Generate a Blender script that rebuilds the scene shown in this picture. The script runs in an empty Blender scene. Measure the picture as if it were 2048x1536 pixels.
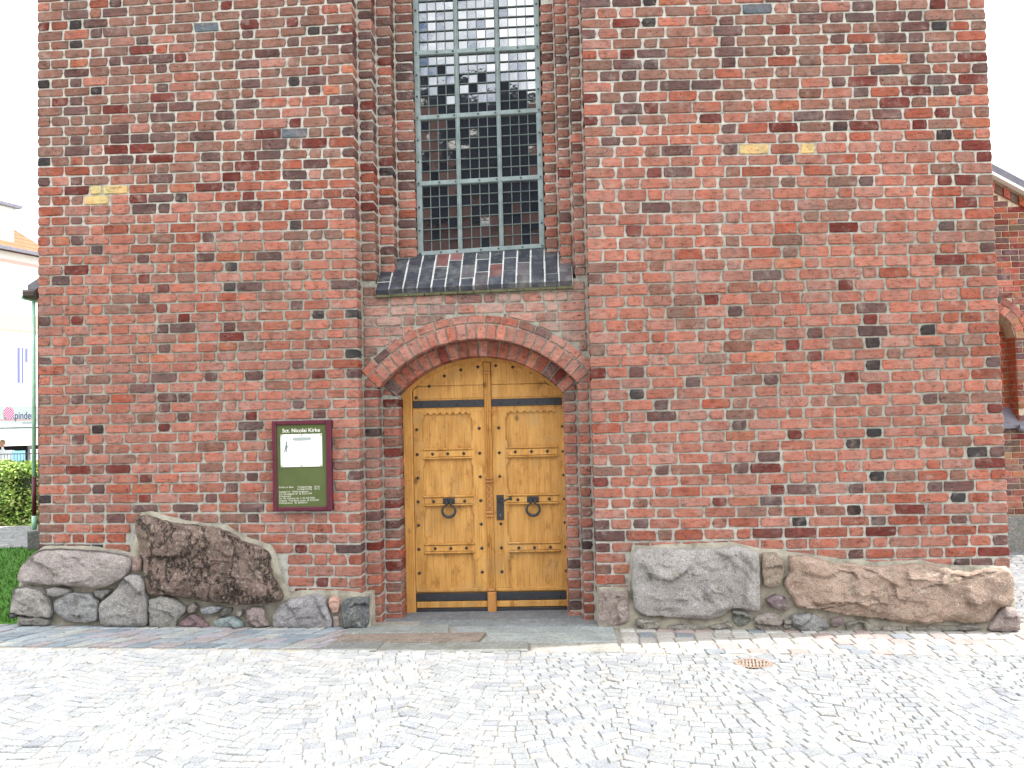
import bpy, math, random
from mathutils import Vector, Matrix, noise
C = bpy.context.scene
COL = C.collection
R = random.Random(7)
PI = math.pi

# ---------------------------------------------------------------- camera, sky, sun, exposure
camd = bpy.data.cameras.new('camera'); cam = bpy.data.objects.new('camera', camd); COL.objects.link(cam)
CP = Vector((4.585, -8.463, 1.797))
AX = Vector((0.99866917, 0.0460218, -0.0232785)); AU = Vector((0.02511265, -0.03968577, 0.99889659)); AF = Vector((-0.04504719, 0.99815181, 0.04078868))
cam.matrix_world = Matrix(((AX.x, AU.x, -AF.x, CP.x), (AX.y, AU.y, -AF.y, CP.y), (AX.z, AU.z, -AF.z, CP.z), (0, 0, 0, 1)))
camd.sensor_width = 36; camd.lens = 33.4; camd.clip_end = 600; camd.clip_start = .05
C.camera = cam
SUN_EL, = (math.radians(58),)
sd = Vector((0.981, 0.196, 0)).normalized() * math.cos(SUN_EL); sd.z = math.sin(SUN_EL)      # towards the sun
sl = bpy.data.lights.new('sun', 'SUN'); sl.energy = 4.2; sl.angle = math.radians(.55); sl.color = (1, .97, .925)
so = bpy.data.objects.new('sun', sl); COL.objects.link(so); so.rotation_euler = sd.to_track_quat('Z', 'Y').to_euler(); so.location = (8, 8, 20)
w = bpy.data.worlds.new('World'); C.world = w; w.use_nodes = True
nt = w.node_tree; bg = nt.nodes['Background']
sky = nt.nodes.new('ShaderNodeTexSky'); sky.sky_type = 'NISHITA'; sky.sun_disc = False
sky.sun_elevation = SUN_EL; sky.sun_rotation = math.atan2(sd.x, sd.y); sky.air_density = 1.0; sky.dust_density = 1.6
tc = nt.nodes.new('ShaderNodeTexCoord'); mp = nt.nodes.new('ShaderNodeMapping'); mp.inputs['Scale'].default_value = (1, 1, 2.2)
nz = nt.nodes.new('ShaderNodeTexNoise'); nz.inputs['Scale'].default_value = 3.1; nz.inputs['Detail'].default_value = 7; nz.inputs['Roughness'].default_value = .55
rp = nt.nodes.new('ShaderNodeValToRGB'); rp.color_ramp.elements[0].position = .37; rp.color_ramp.elements[1].position = .48
mx = nt.nodes.new('ShaderNodeMix'); mx.data_type = 'RGBA'
nt.links.new(tc.outputs['Generated'], mp.inputs['Vector']); nt.links.new(mp.outputs[0], nz.inputs['Vector'])
nt.links.new(nz.outputs['Fac'], rp.inputs[0]); nt.links.new(rp.outputs[0], mx.inputs[0])
nt.links.new(sky.outputs[0], mx.inputs[6]); mx.inputs[7].default_value = (16.0, 16.2, 16.4, 1)
nt.links.new(mx.outputs[2], bg.inputs[0]); bg.inputs[1].default_value = .12
C.view_settings.view_transform = 'Standard'; C.view_settings.look = 'None'; C.view_settings.gamma = 1
C.view_settings.exposure = 1.06; C.view_settings.use_curve_mapping = False
C.render.engine = 'CYCLES'

# ---------------------------------------------------------------- helpers
def lerp(a, b, t): return a + (b - a) * t
def clamp(v, a=0., b=1.): return max(a, min(b, v))
def sstep(a, b, v): t = clamp((v - a) / (b - a)); return t * t * (3 - 2 * t)
def gz(x, y=0): return -.019 * (clamp(x, -3, 12) - 4.2)      # the square falls gently to the right
def proj(p):
    v = Vector(p) - CP; a = v.dot(AF)
    if a < .1: return (-9999, -9999, a)
    return (512 + 950 * v.dot(AX) / a, 384 - 950 * v.dot(AU) / a, a)
def in_frame(p, m=4):
    x, y, a = proj(p); return a > 0 and -m < x < 1024 + m and -m < y < 768 + m

class MB:
    """collects shapes; build() links them as one mesh object"""
    def __init__(s): s.v = []; s.f = []; s.c = []; s.m = []
    def add(s, vs, fs, col=None, mi=0):
        n = len(s.v); s.v += [tuple(v) for v in vs]; s.f += [tuple(i + n for i in f) for f in fs]
        s.c += [col or (1, 1, 1)] * len(vs); s.m += [mi] * len(fs)
    def box(s, x0, x1, y0, y1, z0, z1, col=None, b=0, mi=0, skew=0):
        # a box; b bevels the edges of its front (-y) face; skew lifts the right end
        if b:
            vs = [(x0 + b, y0, z0 + b), (x1 - b, y0, z0 + b + skew), (x1 - b, y0, z1 - b + skew), (x0 + b, y0, z1 - b),
                  (x0, y0 + b, z0), (x1, y0 + b, z0 + skew), (x1, y0 + b, z1 + skew), (x0, y0 + b, z1),
                  (x0, y1, z0), (x1, y1, z0 + skew), (x1, y1, z1 + skew), (x0, y1, z1)]
            fs = [(0, 1, 2, 3), (0, 4, 5, 1), (1, 5, 6, 2), (2, 6, 7, 3), (3, 7, 4, 0), (4, 8, 9, 5), (5, 9, 10, 6), (6, 10, 11, 7), (7, 11, 8, 4), (8, 11, 10, 9)]
        else:
            vs = [(x0, y0, z0), (x1, y0, z0 + skew), (x1, y1, z0 + skew), (x0, y1, z0), (x0, y0, z1), (x1, y0, z1 + skew), (x1, y1, z1 + skew), (x0, y1, z1)]
            fs = [(0, 3, 2, 1), (4, 5, 6, 7), (0, 1, 5, 4), (1, 2, 6, 5), (2, 3, 7, 6), (3, 0, 4, 7)]
        s.add(vs, fs, col, mi)
    def prism(s, poly, y0, y1, col=None, b=0, mi=0):
        # polygon in xz (counter-clockwise seen from the front), from y0 (front) to y1, front edge bevelled by b
        n = len(poly)
        cx = sum(p[0] for p in poly) / n; cz = sum(p[1] for p in poly) / n
        if b:
            ins = []
            for p in poly:
                dx, dz = cx - p[0], cz - p[1]; L = math.hypot(dx, dz) or 1
                k = min(b * 1.35 / L, .5); ins.append((p[0] + dx * k, p[1] + dz * k))
            vs = [(p[0], y0, p[1]) for p in ins] + [(p[0], y0 + b, p[1]) for p in poly] + [(p[0], y1, p[1]) for p in poly]
            fs = [tuple(range(n))]
            for k in range(n):
                j = (k + 1) % n
                fs += [(k, n + k, n + j, j), (n + k, 2 * n + k, 2 * n + j, n + j)]
            fs.append(tuple(range(3 * n - 1, 2 * n - 1, -1)))
        else:
            vs = [(p[0], y0, p[1]) for p in poly] + [(p[0], y1, p[1]) for p in poly]
            fs = [tuple(range(n)), tuple(range(2 * n - 1, n - 1, -1))] + [(k, n + k, n + (k + 1) % n, (k + 1) % n) for k in range(n)]
        s.add(vs, fs, col, mi)
    def tube(s, pts, r, seg=8, col=None, cap=True, closed=False):
        pts = [Vector(p) for p in pts]; n = len(pts); rs = r if isinstance(r, (list, tuple)) else [r] * n
        base = len(s.v); vs = []; fs = []
        for i, p in enumerate(pts):
            if closed: d = pts[(i + 1) % n] - pts[i - 1]
            else: d = pts[min(i + 1, n - 1)] - pts[max(i - 1, 0)]
            d.normalize(); up = Vector((0, 1, 0)) if abs(d.y) < .9 else Vector((1, 0, 0))
            a = d.cross(up).normalized(); b = d.cross(a)
            for k in range(seg):
                t = 2 * PI * k / seg; vs.append(p + (a * math.cos(t) + b * math.sin(t)) * rs[i])
        for i in range(n if closed else n - 1):
            for k in range(seg):
                j = (i + 1) % n; fs.append((i * seg + k, i * seg + (k + 1) % seg, j * seg + (k + 1) % seg, j * seg + k))
        if cap and not closed: fs += [tuple(range(seg - 1, -1, -1)), tuple(range((n - 1) * seg, n * seg))]
        s.add(vs, fs, col)
    def mesh(s, name, mat, smooth=False):
        me = bpy.data.meshes.new(name); me.from_pydata(s.v, [], s.f)
        for m in (mat if isinstance(mat, (list, tuple)) else [mat]): me.materials.append(m)
        a = me.color_attributes.new('bc', 'FLOAT_COLOR', 'POINT')
        a.data.foreach_set('color', [x for c in s.c for x in (c[0], c[1], c[2], 1)])
        if any(s.m): me.polygons.foreach_set('material_index', s.m)
        if smooth: me.polygons.foreach_set('use_smooth', [True] * len(me.polygons))
        me.update(); return me
    def build(s, name, mat, parent=None, smooth=False):
        return link(name, s.mesh(name, mat, smooth), parent)
def link(name, data, parent=None, loc=None, scale=None, rot=None, col=None):
    o = bpy.data.objects.new(name, data); COL.objects.link(o)
    if parent: o.parent = parent
    if loc: o.location = loc
    if scale: o.scale = scale
    if rot: o.rotation_euler = rot
    if col: o.color = (*col, 1)
    return o
def tag(o, label=None, cat=None, group=None, kind=None):
    for k, v in (('label', label), ('category', cat), ('group', group), ('kind', kind)):
        if v: o[k] = v
    return o
def empty(name, loc=(0, 0, 0), rz=0, parent=None):
    o = link(name, None, parent, loc, rot=(0, 0, rz)); o.empty_display_size = .2; return o

# ---------------------------------------------------------------- materials
class NT:
    def __init__(s, name):
        s.m = bpy.data.materials.new(name); s.m.use_nodes = True; s.t = s.m.node_tree; s.b = s.t.nodes['Principled BSDF']
    def n(s, typ, **kw):
        x = s.t.nodes.new('ShaderNode' + typ)
        for k, v in kw.items():
            if k in x.inputs: x.inputs[k].default_value = v
            else: setattr(x, k, v)
        return x
    def l(s, a, b): s.t.links.new(a, b)
    def coord(s, scale=(1, 1, 1), world=True):
        if world: src = s.n('NewGeometry').outputs['Position']
        else: src = s.n('TexCoord').outputs['Object']
        m = s.n('Mapping'); m.inputs['Scale'].default_value = scale; s.l(src, m.inputs['Vector']); return m.outputs[0]
    def noise(s, vec, scale, detail=5, rough=.6):
        x = s.n('TexNoise', Scale=scale, Detail=detail, Roughness=rough); s.l(vec, x.inputs['Vector']); return x.outputs['Fac']
    def ramp(s, fac, stops):
        x = s.n('ValToRGB'); e = x.color_ramp.elements
        while len(e) < len(stops): e.new(.5)
        for k, (p, c) in enumerate(stops):
            e[k].position = p; e[k].color = (*c, 1) if isinstance(c, tuple) else (c, c, c, 1)
        s.l(fac, x.inputs[0]); return x.outputs[0]
    def mul(s, a, b, mode='MULTIPLY', f=1.):
        x = s.n('Mix', data_type='RGBA', blend_type=mode)
        for v, i in ((a, 6), (b, 7), (f, 0)):
            if isinstance(v, bpy.types.NodeSocket): s.l(v, x.inputs[i])
            elif i == 0: x.inputs[0].default_value = v
            else: x.inputs[i].default_value = (*v, 1)
        return x.outputs[2]
    def bump(s, h, strength, dist, prev=None):
        x = s.n('Bump', Strength=strength, Distance=dist); s.l(h, x.inputs['Height'])
        if prev: s.l(prev, x.inputs['Normal'])
        return x.outputs[0]
    def fin(s, col=None, rough=.8, normal=None, metal=0, spec=.3):
        if col is not None:
            if isinstance(col, tuple): s.b.inputs['Base Color'].default_value = (*col, 1)
            else: s.l(col, s.b.inputs['Base Color'])
        if isinstance(rough, float) or isinstance(rough, int): s.b.inputs['Roughness'].default_value = rough
        else: s.l(rough, s.b.inputs['Roughness'])
        s.b.inputs['Metallic'].default_value = metal; s.b.inputs['Specular IOR Level'].default_value = spec
        if normal: s.l(normal, s.b.inputs['Normal'])
        return s.m
def tinted(k):
    a = k.n('Attribute', attribute_name='bc').outputs['Color']; o = k.n('ObjectInfo').outputs['Color']
    return k.mul(a, o)
def m_brick():
    k = NT('brick'); base = tinted(k); p = k.coord()
    n1 = k.noise(p, 11, 7, .7); c = k.mul(base, k.ramp(n1, [(.25, .5), (.48, 1.), (.8, 1.3)]))
    hue = k.noise(p, 5.3, 4, .6); c = k.mul(c, k.ramp(hue, [(.3, (1.12, .86, .78)), (.5, (1., 1., 1.)), (.7, (.9, 1.08, 1.12))]))
    st = k.noise(k.coord((6, 6, 22)), 2.0, 7, .75)                              # folded skin of old hand-made brick
    c = k.mul(c, k.ramp(st, [(.38, .35), (.48, 1.)]), f=.8)
    bl = k.noise(k.coord((1, 1, 2.2)), 8.5, 5, .7); c = k.mul(c, (.11, .075, .07), 'MIX', k.ramp(bl, [(.56, 0.), (.70, .6)]))   # dark burnt ends
    big = k.noise(p, 2.3, 5, .65)
    c = k.mul(c, (.22, .12, .10), 'MIX', k.ramp(big, [(.54, 0.), (.72, .55)]))  # burnt, sooty patches
    gry = k.noise(p, 7.5, 7, .75)
    c = k.mul(c, (.34, .27, .235), 'MIX', k.ramp(gry, [(.53, 0.), (.72, .6)]))  # lime bloom
    pit = k.noise(p, 60, 4, .6)
    c = k.mul(c, k.ramp(pit, [(.31, .10), (.37, 1.)]))
    v = k.n('TexVoronoi', Scale=26); k.l(p, v.inputs['Vector'])
    c = k.mul(c, k.ramp(v.outputs['Distance'], [(.09, .15), (.16, 1.)]), f=.75)
    h = k.mul(k.ramp(n1, [(0, 0.), (1, 1.)]), k.ramp(pit, [(.29, 0.), (.39, 1.)]))
    nb = k.bump(h, .65, .008, k.bump(st, .6, .01))
    return k.fin(c, .92, nb, spec=.15)
def m_mortar(name='mortar', pale=(.41, .405, .365), grey=(.295, .288, .245)):
    k = NT(name); p = k.coord()
    z = k.n('SeparateXYZ'); k.l(k.n('NewGeometry').outputs['Position'], z.inputs[0])
    n0 = k.noise(p, 1.1, 4, .6)
    mth = k.n('Math', operation='MULTIPLY_ADD'); k.l(n0, mth.inputs[0]); mth.inputs[1].default_value = 2.4; mth.inputs[2].default_value = -1.2
    ad = k.n('Math', operation='ADD'); k.l(mth.outputs[0], ad.inputs[0]); k.l(z.outputs['Z'], ad.inputs[1])
    dv = k.n('Math', operation='DIVIDE'); k.l(ad.outputs[0], dv.inputs[0]); dv.inputs[1].default_value = 7.
    c = k.ramp(dv.outputs[0], [(.06, pale), (.17, tuple(lerp(a, b, .55) for a, b in zip(pale, grey))), (.3, grey), (.46, grey), (.57, tuple(x * 1.12 for x in pale))])
    n1 = k.noise(p, 22, 6, .7); c = k.mul(c, k.ramp(n1, [(.3, .5), (.5, 1.), (.75, 1.2)]))
    n2 = k.noise(p, 5, 5, .7); c = k.mul(c, k.ramp(n2, [(.3, .6), (.48, 1.)]), f=.8)
    return k.fin(c, .95, k.bump(n1, .8, .01), spec=.1)
def m_simple(name, col, rough=.7, var=.25, scale=12, bump=.2, dist=.004, metal=0, spec=.3, detail=5, world=True, att=False, streak=(1, 1, 1)):
    k = NT(name); p = k.coord(streak, world); n1 = k.noise(p, scale, detail, .65)
    base = tinted(k) if att else col
    c = k.mul(base, k.ramp(n1, [(.28, 1 - var), (.52, 1.), (.78, 1 + var * .8)]))
    return k.fin(c, rough, k.bump(n1, bump, dist), metal, spec)
def m_granite(name, var=.35, cracks=0, rough=.85, grain=1.):
    k = NT(name); base = tinted(k); p = k.coord()
    n1 = k.noise(p, 4.2, 8, .72); n2 = k.noise(p, 30, 5, .75); n3 = k.noise(p, 110, 2, .5)
    c = k.mul(base, k.ramp(n1, [(.28, 1 - var), (.5, 1.), (.72, 1 + var)]))
    if cracks >= 0:
        c = k.mul(c, (.46, .44, .39), 'MIX', k.ramp(n2, [(.53, 0.), (.68, .6 * grain)]))
        c = k.mul(c, (.05, .05, .045), 'MIX', k.ramp(n2, [(.30, .65 * grain), (.43, 0.)]))
        c = k.mul(c, (.15, .14, .09), 'MIX', k.ramp(k.noise(p, 6, 7, .75), [(.53, 0.), (.7, .6 * grain)]))
    c = k.mul(c, k.ramp(n3, [(.3, .6), (.5, 1.), (.75, 1.3)]))
    nb = k.bump(n3, .3, .004, k.bump(n2, .9 * grain, .016, k.bump(n1, .8 * grain, .06)))
    if cracks > 0:
        q = k.coord((1.0, 1.0, .5)); nn = k.n('TexNoise', Scale=3.2, Detail=7, Roughness=.7); k.l(q, nn.inputs['Vector'])
        sc = k.n('VectorMath', operation='SCALE'); sc.inputs['Scale'].default_value = .75; k.l(nn.outputs['Color'], sc.inputs[0])
        for scl, w_, f_ in ((cracks, .04, .95), (cracks * 2.3, .035, .6)):
            wv = k.n('VectorMath', operation='ADD'); v = k.n('TexVoronoi', feature='DISTANCE_TO_EDGE', Scale=scl)
            k.l(q, wv.inputs[0]); k.l(sc.outputs[0], wv.inputs[1]); k.l(wv.outputs[0], v.inputs['Vector'])
            cr = k.ramp(v.outputs['Distance'], [(0, 0.), (w_ * 1.3, 1.)])
            c = k.mul(c, k.ramp(v.outputs['Distance'], [(0, .12), (w_, 1.)]), f=f_); nb = k.bump(cr, .8 * f_, .03, nb)
    return k.fin(c, rough, nb, spec=.25)
def m_oak():
    k = NT('oak'); p = k.coord((1, 1, 1)); base = tinted(k)
    z = k.n('SeparateXYZ'); k.l(k.n('NewGeometry').outputs['Position'], z.inputs[0])
    g = k.noise(k.coord((34, 34, 1.6)), 2.4, 7, .65); g2 = k.noise(k.coord((5, 5, 1.2)), 2.2, 5, .6)
    c = k.mul(base, k.ramp(g, [(.3, (.72, .63, .52)), (.5, (1., 1., 1.)), (.75, (1.18, 1.16, 1.1))]))
    c = k.mul(c, k.ramp(g2, [(.3, (.82, .76, .66)), (.6, (1.12, 1.14, 1.2))]))
    ol = k.noise(p, 3.0, 6, .7); c = k.mul(c, (.34, .25, .13), 'MIX', k.ramp(ol, [(.52, 0.), (.75, .55)]))   # bleached patches
    kn = k.n('TexVoronoi', Scale=4.1); k.l(k.coord((1, 1, .7)), kn.inputs['Vector'])
    c = k.mul(c, k.ramp(kn.outputs['Distance'], [(.04, .22), (.13, 1.)]), f=.85)
    bl = k.noise(k.coord((2.2, 2.2, 1.3)), 3.6, 7, .75); c = k.mul(c, (.52, .40, .28), f=1.) if False else k.mul(c, k.ramp(bl, [(.33, (.66, .54, .42)), (.46, (1., 1., 1.))]))
    pt = k.noise(p, 60, 3, .6); c = k.mul(c, k.ramp(pt, [(.27, .3), (.34, 1.)]))
    nb = k.bump(g, .35, .004, k.bump(g2, .3, .006))
    return k.fin(c, .55, nb, spec=.35)
def m_glass():
    k = NT('glass'); p = k.coord()
    n1 = k.noise(p, 14, 2, .5)
    k.b.inputs['IOR'].default_value = 3.3
    return k.fin((.012, .014, .018), .03, k.bump(n1, .06, .004), spec=.5)
def m_glaze():
    k = NT('black_glazed_brick'); base = tinted(k); p = k.coord(); n = k.noise(p, 9, 6, .7)
    c = k.mul(base, k.ramp(n, [(.3, .6), (.5, 1.), (.75, 1.5)])); c = k.mul(c, (.20, .21, .20), 'MIX', k.ramp(k.noise(p, 5, 7, .8), [(.5, 0.), (.7, .7)]))
    return k.fin(c, k.ramp(n, [(.3, .3), (.7, .65)]), k.bump(n, .6, .008), spec=.5)
def m_flat(name, col, rough=.7, metal=0, spec=.3):
    k = NT(name); return k.fin(col, rough, None, metal, spec)
def m_brickwall(name, c1, c2, mortar, w=.26, h=.085, gap=.012):
    k = NT(name); t = k.n('TexBrick', Scale=1); t.inputs['Color1'].default_value = (*c1, 1); t.inputs['Color2'].default_value = (*c2, 1); t.inputs['Mortar'].default_value = (*mortar, 1)
    t.inputs['Mortar Size'].default_value = gap; t.inputs['Brick Width'].default_value = w; t.inputs['Row Height'].default_value = h
    g = k.n('NewGeometry').outputs['Position']; s = k.n('SeparateXYZ'); k.l(g, s.inputs[0]); cb = k.n('CombineXYZ')
    ad = k.n('Math', operation='ADD'); k.l(s.outputs['X'], ad.inputs[0]); k.l(s.outputs['Y'], ad.inputs[1])
    k.l(ad.outputs[0], cb.inputs[0]); k.l(s.outputs['Z'], cb.inputs[1]); k.l(cb.outputs[0], t.inputs['Vector'])
    return k.fin(t.outputs['Color'], .9, k.bump(t.outputs['Fac'], -.6, .01), spec=.2)
M = dict(barsteel=m_simple('lattice_iron', (.13, .165, .165), .6, .3, 9, .2, .003), brick=m_brick(), mortar=m_mortar(), bed=m_simple('lime_mortar', (.27, .25, .20), .95, .6, 7, 1., .03, spec=.1, detail=8),
         stone=m_granite('granite', .35), slab=m_granite('grey_granite', .28), cracked=m_granite('cracked_sandstone', .4, 2.6), boulder=m_granite('red_granite', .35, 0),
         sett=m_granite('sett_granite', .18, -1, .85, .35), oak=m_oak(), iron=m_simple('black_iron', (.022, .024, .03), .5, .3, 30, .35, .003, spec=.5),
         glaze=m_glaze(), steel=m_simple('grey_painted_iron', (.21, .265, .265), .55, .3, 9, .2, .003),
         glass=m_glass(), dark=m_flat('dark_interior', (.01, .01, .012), .9), maroon=m_simple('maroon_paint', (.085, .012, .026), .45, .25, 20, .15, .002),
         green=m_simple('olive_board', (.075, .098, .03), .5, .15, 6, .05, .001), paper=m_simple('paper', (.72, .78, .74), .6, .05, 8, .1, .002),
         white=m_flat('white_letter', (.75, .75, .68)), ink=m_flat('grey_ink', (.16, .2, .2)), sand=m_simple('joint_sand', (.27, .255, .22), .97, .4, 30, .8, .01, spec=.05),
         grass=m_simple('grass', (.055, .15, .022), .9, .5, 9, .6, .02, spec=.1), leaf=m_simple('leaf', None, .55, .3, 9, .1, .002, att=True),
         copper=m_simple('verdigris_copper', (.34, .58, .46), .7, .25, 9, .1, .002), slate=m_simple('dark_slate', (.011, .012, .016), .95, .5, 6, .3, .01, spec=.02),
         plaster=m_simple('white_plaster', (.78, .78, .74), .85, .06, 3, .1, .005), pan=m_simple('orange_pantile', (.34, .11, .055), .8, .2, 5, .2, .01),
         lead=m_simple('sheet_lead', (.14, .14, .17), .5, .3, 8, .3, .005), wood_dark=m_simple('dark_timber', (.06, .045, .04), .7, .3, 9, .2, .004),
         rust=m_simple('rusty_iron', (.25, .185, .15), .75, .4, 25, .5, .004), awn=m_simple('grey_canvas', (.20, .25, .25), .8, .1, 4, .1, .002),
         purple=m_flat('violet_shade', (.1, .08, .3)), red=m_flat('red_paint', (.3, .03, .05)), navy=m_flat('navy_letter', (.03, .035, .1)),
         signm=m_simple('sign_enamel', (.24, .28, .27), .4, .05, 4, .05, .001), cream=m_simple('cream_band', (.5, .40, .27), .85, .08, 6, .1, .003),
         bw=m_brickwall('far_brick', (.13, .035, .025), (.08, .03, .025), (.16, .14, .12)), bw2=m_brickwall('side_brick', (.3, .09, .065), (.15, .06, .05), (.32, .3, .26), .24, .093, .014),
         cobb=None, skin=m_flat('skin', (.5, .28, .2)), shirt=m_flat('white_cloth', (.7, .75, .8)), blue=m_flat('pale_blue', (.25, .5, .65)))

# ---------------------------------------------------------------- measured coursing and stone outlines (metres)
LZ= [-0.014, 0.076, 0.166, 0.256, 0.346, 0.436, 0.526, 0.616, 0.706, 0.796, 0.888, 0.975, 1.068, 1.148, 1.235, 1.328, 1.414, 1.501, 1.594, 1.681, 1.775, 1.862, 1.955, 2.049, 2.14, 2.227, 2.321, 2.415, 2.496, 2.584, 2.678, 2.772, 2.867, 2.961, 3.056, 3.144, 3.238, 3.333, 3.421, 3.51, 3.605, 3.7, 3.782, 3.884, 3.976, 4.065, 4.154, 4.25, 4.339, 4.441, 4.53, 4.62, 4.716, 4.805, 4.895, 4.978, 5.068, 5.158, 5.248, 5.338, 5.422, 5.518, 5.609, 5.705, 5.789, 5.879, 5.969]
MZ= [-0.124, -0.03, 0.064, 0.158, 0.252, 0.346, 0.443, 0.546, 0.649, 0.74, 0.831, 0.922, 1.019, 1.111, 1.208, 1.306, 1.397, 1.489, 1.587, 1.685, 1.774, 1.864, 1.954, 2.043, 2.129, 2.222, 2.314, 2.4, 2.493, 2.585, 2.672, 2.765, 2.851, 2.944, 3.025, 3.12, 3.211, 3.304, 3.391, 3.485, 3.578, 3.672, 3.765, 3.863, 3.95, 4.038, 4.138, 4.232, 4.326, 4.427, 4.521, 4.621, 4.716, 4.817, 4.911, 5.006, 5.095, 5.189, 5.284, 5.379, 5.468, 5.57, 5.664, 5.758, 5.852, 5.946, 6.04]
RZ= [-0.136, -0.04, 0.056, 0.152, 0.248, 0.344, 0.434, 0.529, 0.625, 0.715, 0.823, 0.92, 1.01, 1.1, 1.196, 1.293, 1.389, 1.486, 1.577, 1.674, 1.771, 1.869, 1.967, 2.065, 2.162, 2.265, 2.363, 2.473, 2.576, 2.686, 2.796, 2.9, 3.005, 3.109, 3.207, 3.318, 3.428, 3.539, 3.638, 3.749, 3.864, 3.962, 4.062, 4.154, 4.254, 4.34, 4.44, 4.533, 4.645, 4.745, 4.844, 4.944, 5.044, 5.138, 5.232, 5.332, 5.42, 5.52, 5.616, 5.712, 5.808, 5.904]
QZ= [-0.163, -0.064, 0.035, 0.134, 0.233, 0.332, 0.431, 0.53, 0.625, 0.725, 0.813, 0.901, 1.002, 1.096, 1.197, 1.297, 1.392, 1.493, 1.59, 1.677, 1.772, 1.865, 1.966, 2.073, 2.175, 2.276, 2.372, 2.473, 2.575, 2.671, 2.773, 2.881, 2.978, 3.08, 3.182, 3.279, 3.381, 3.478, 3.581, 3.687, 3.778, 3.881, 3.984, 4.087, 4.191, 4.288, 4.385, 4.489, 4.587, 4.684, 4.782, 4.88, 4.978, 5.07, 5.168, 5.26, 5.365, 5.464, 5.563, 5.662, 5.761, 5.86]
STL= {'S1': [(-0.062, 0.76), (0.134, 0.762), (0.389, 0.747), (0.592, 0.721), (0.76, 0.685), (0.78, 0.647), (0.76, 0.557), (0.692, 0.476), (0.522, 0.409), (0.421, 0.417), (0.218, 0.437), (-0.037, 0.454), (-0.258, 0.471), (-0.279, 0.524), (-0.241, 0.606), (-0.156, 0.704)], 'S2': [(0.786, 0.68), (0.845, 0.695), (0.875, 0.653), (0.869, 0.555), (0.81, 0.548), (0.78, 0.565)], 'S3': [(0.822, 1.041), (0.915, 1.048), (1.016, 1.005), (1.201, 0.968), (1.419, 0.94), (1.57, 0.917), (1.703, 0.853), (1.753, 0.802), (1.869, 0.768), (1.985, 0.725), (2.026, 0.667), (2.017, 0.569), (2.057, 0.487), (2.098, 0.405), (2.146, 0.314), (2.137, 0.274), (1.929, 0.253), (1.729, 0.244), (1.496, 0.275), (1.262, 0.311), (1.145, 0.334), (0.96, 0.349), (0.91, 0.374), (0.902, 0.472), (0.887, 0.637), (0.862, 0.736), (0.829, 0.868), (0.805, 1.0)], 'S4': [(-0.284, 0.425), (-0.173, 0.44), (-0.037, 0.405), (0.03, 0.321), (0.056, 0.222), (0.047, 0.157), (-0.089, 0.167), (-0.225, 0.19), (-0.319, 0.208), (-0.31, 0.326)], 'S5': [(-0.003, 0.412), (0.116, 0.427), (0.226, 0.401), (0.209, 0.36), (0.081, 0.334), (0.022, 0.363)], 'S6': [(0.081, 0.304), (0.149, 0.353), (0.251, 0.376), (0.404, 0.362), (0.471, 0.282), (0.473, 0.134), (0.385, 0.111), (0.25, 0.121), (0.149, 0.155), (0.081, 0.222)], 'S7': [(0.438, 0.389), (0.59, 0.398), (0.573, 0.363), (0.505, 0.314), (0.454, 0.348)], 'S8': [(0.742, 0.524), (0.844, 0.531), (0.902, 0.472), (0.91, 0.341), (0.934, 0.243), (0.924, 0.071), (0.756, 0.065), (0.52, 0.081), (0.487, 0.151), (0.496, 0.282), (0.589, 0.346), (0.657, 0.411)], 'S9': [(0.943, 0.308), (1.061, 0.331), (1.161, 0.305), (1.261, 0.238), (1.269, 0.189), (1.193, 0.124), (1.184, 0.059), (1.058, 0.053), (0.944, 0.063), (0.939, 0.21)], 'S10': [(1.278, 0.221), (1.329, 0.269), (1.375, 0.236), (1.345, 0.188), (1.294, 0.164)], 'S11': [(1.201, 0.092), (1.328, 0.172), (1.394, 0.138), (1.477, 0.055), (1.343, 0.046), (1.209, 0.051)], 'S12': [(1.395, 0.22), (1.512, 0.237), (1.596, 0.225), (1.562, 0.185), (1.478, 0.161), (1.411, 0.174)], 'S13': [(1.545, 0.144), (1.612, 0.216), (1.679, 0.215), (1.679, 0.18), (1.603, 0.143)], 'S14': [(1.511, 0.104), (1.595, 0.135), (1.695, 0.142), (1.778, 0.1), (1.794, 0.051), (1.677, 0.041), (1.535, 0.043)], 'S15': [(1.729, 0.19), (1.77, 0.201), (1.778, 0.149), (1.745, 0.13)], 'S16': [(1.812, 0.197), (1.879, 0.221), (1.962, 0.211), (1.978, 0.13), (2.018, 0.056), (1.927, 0.041), (1.811, 0.1)], 'S17': [(2.044, 0.161), (2.095, 0.226), (2.212, 0.289), (2.428, 0.326), (2.51, 0.301), (2.534, 0.203), (2.582, 0.089), (2.572, 0.024), (2.424, 0.023), (2.192, 0.033), (2.043, 0.048)], 'S18': [(2.593, 0.308), (2.634, 0.283), (2.641, 0.226), (2.624, 0.169), (2.588, 0.162), (2.555, 0.195), (2.546, 0.252), (2.56, 0.292)], 'S19': [(2.582, 0.138), (2.637, 0.129), (2.642, 0.023), (2.589, 0.024)], 'S20': [(2.692, 0.282), (2.898, 0.292), (2.903, 0.068), (2.852, 0.016), (2.671, 0.018), (2.654, 0.153), (2.667, 0.25)]}
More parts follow.
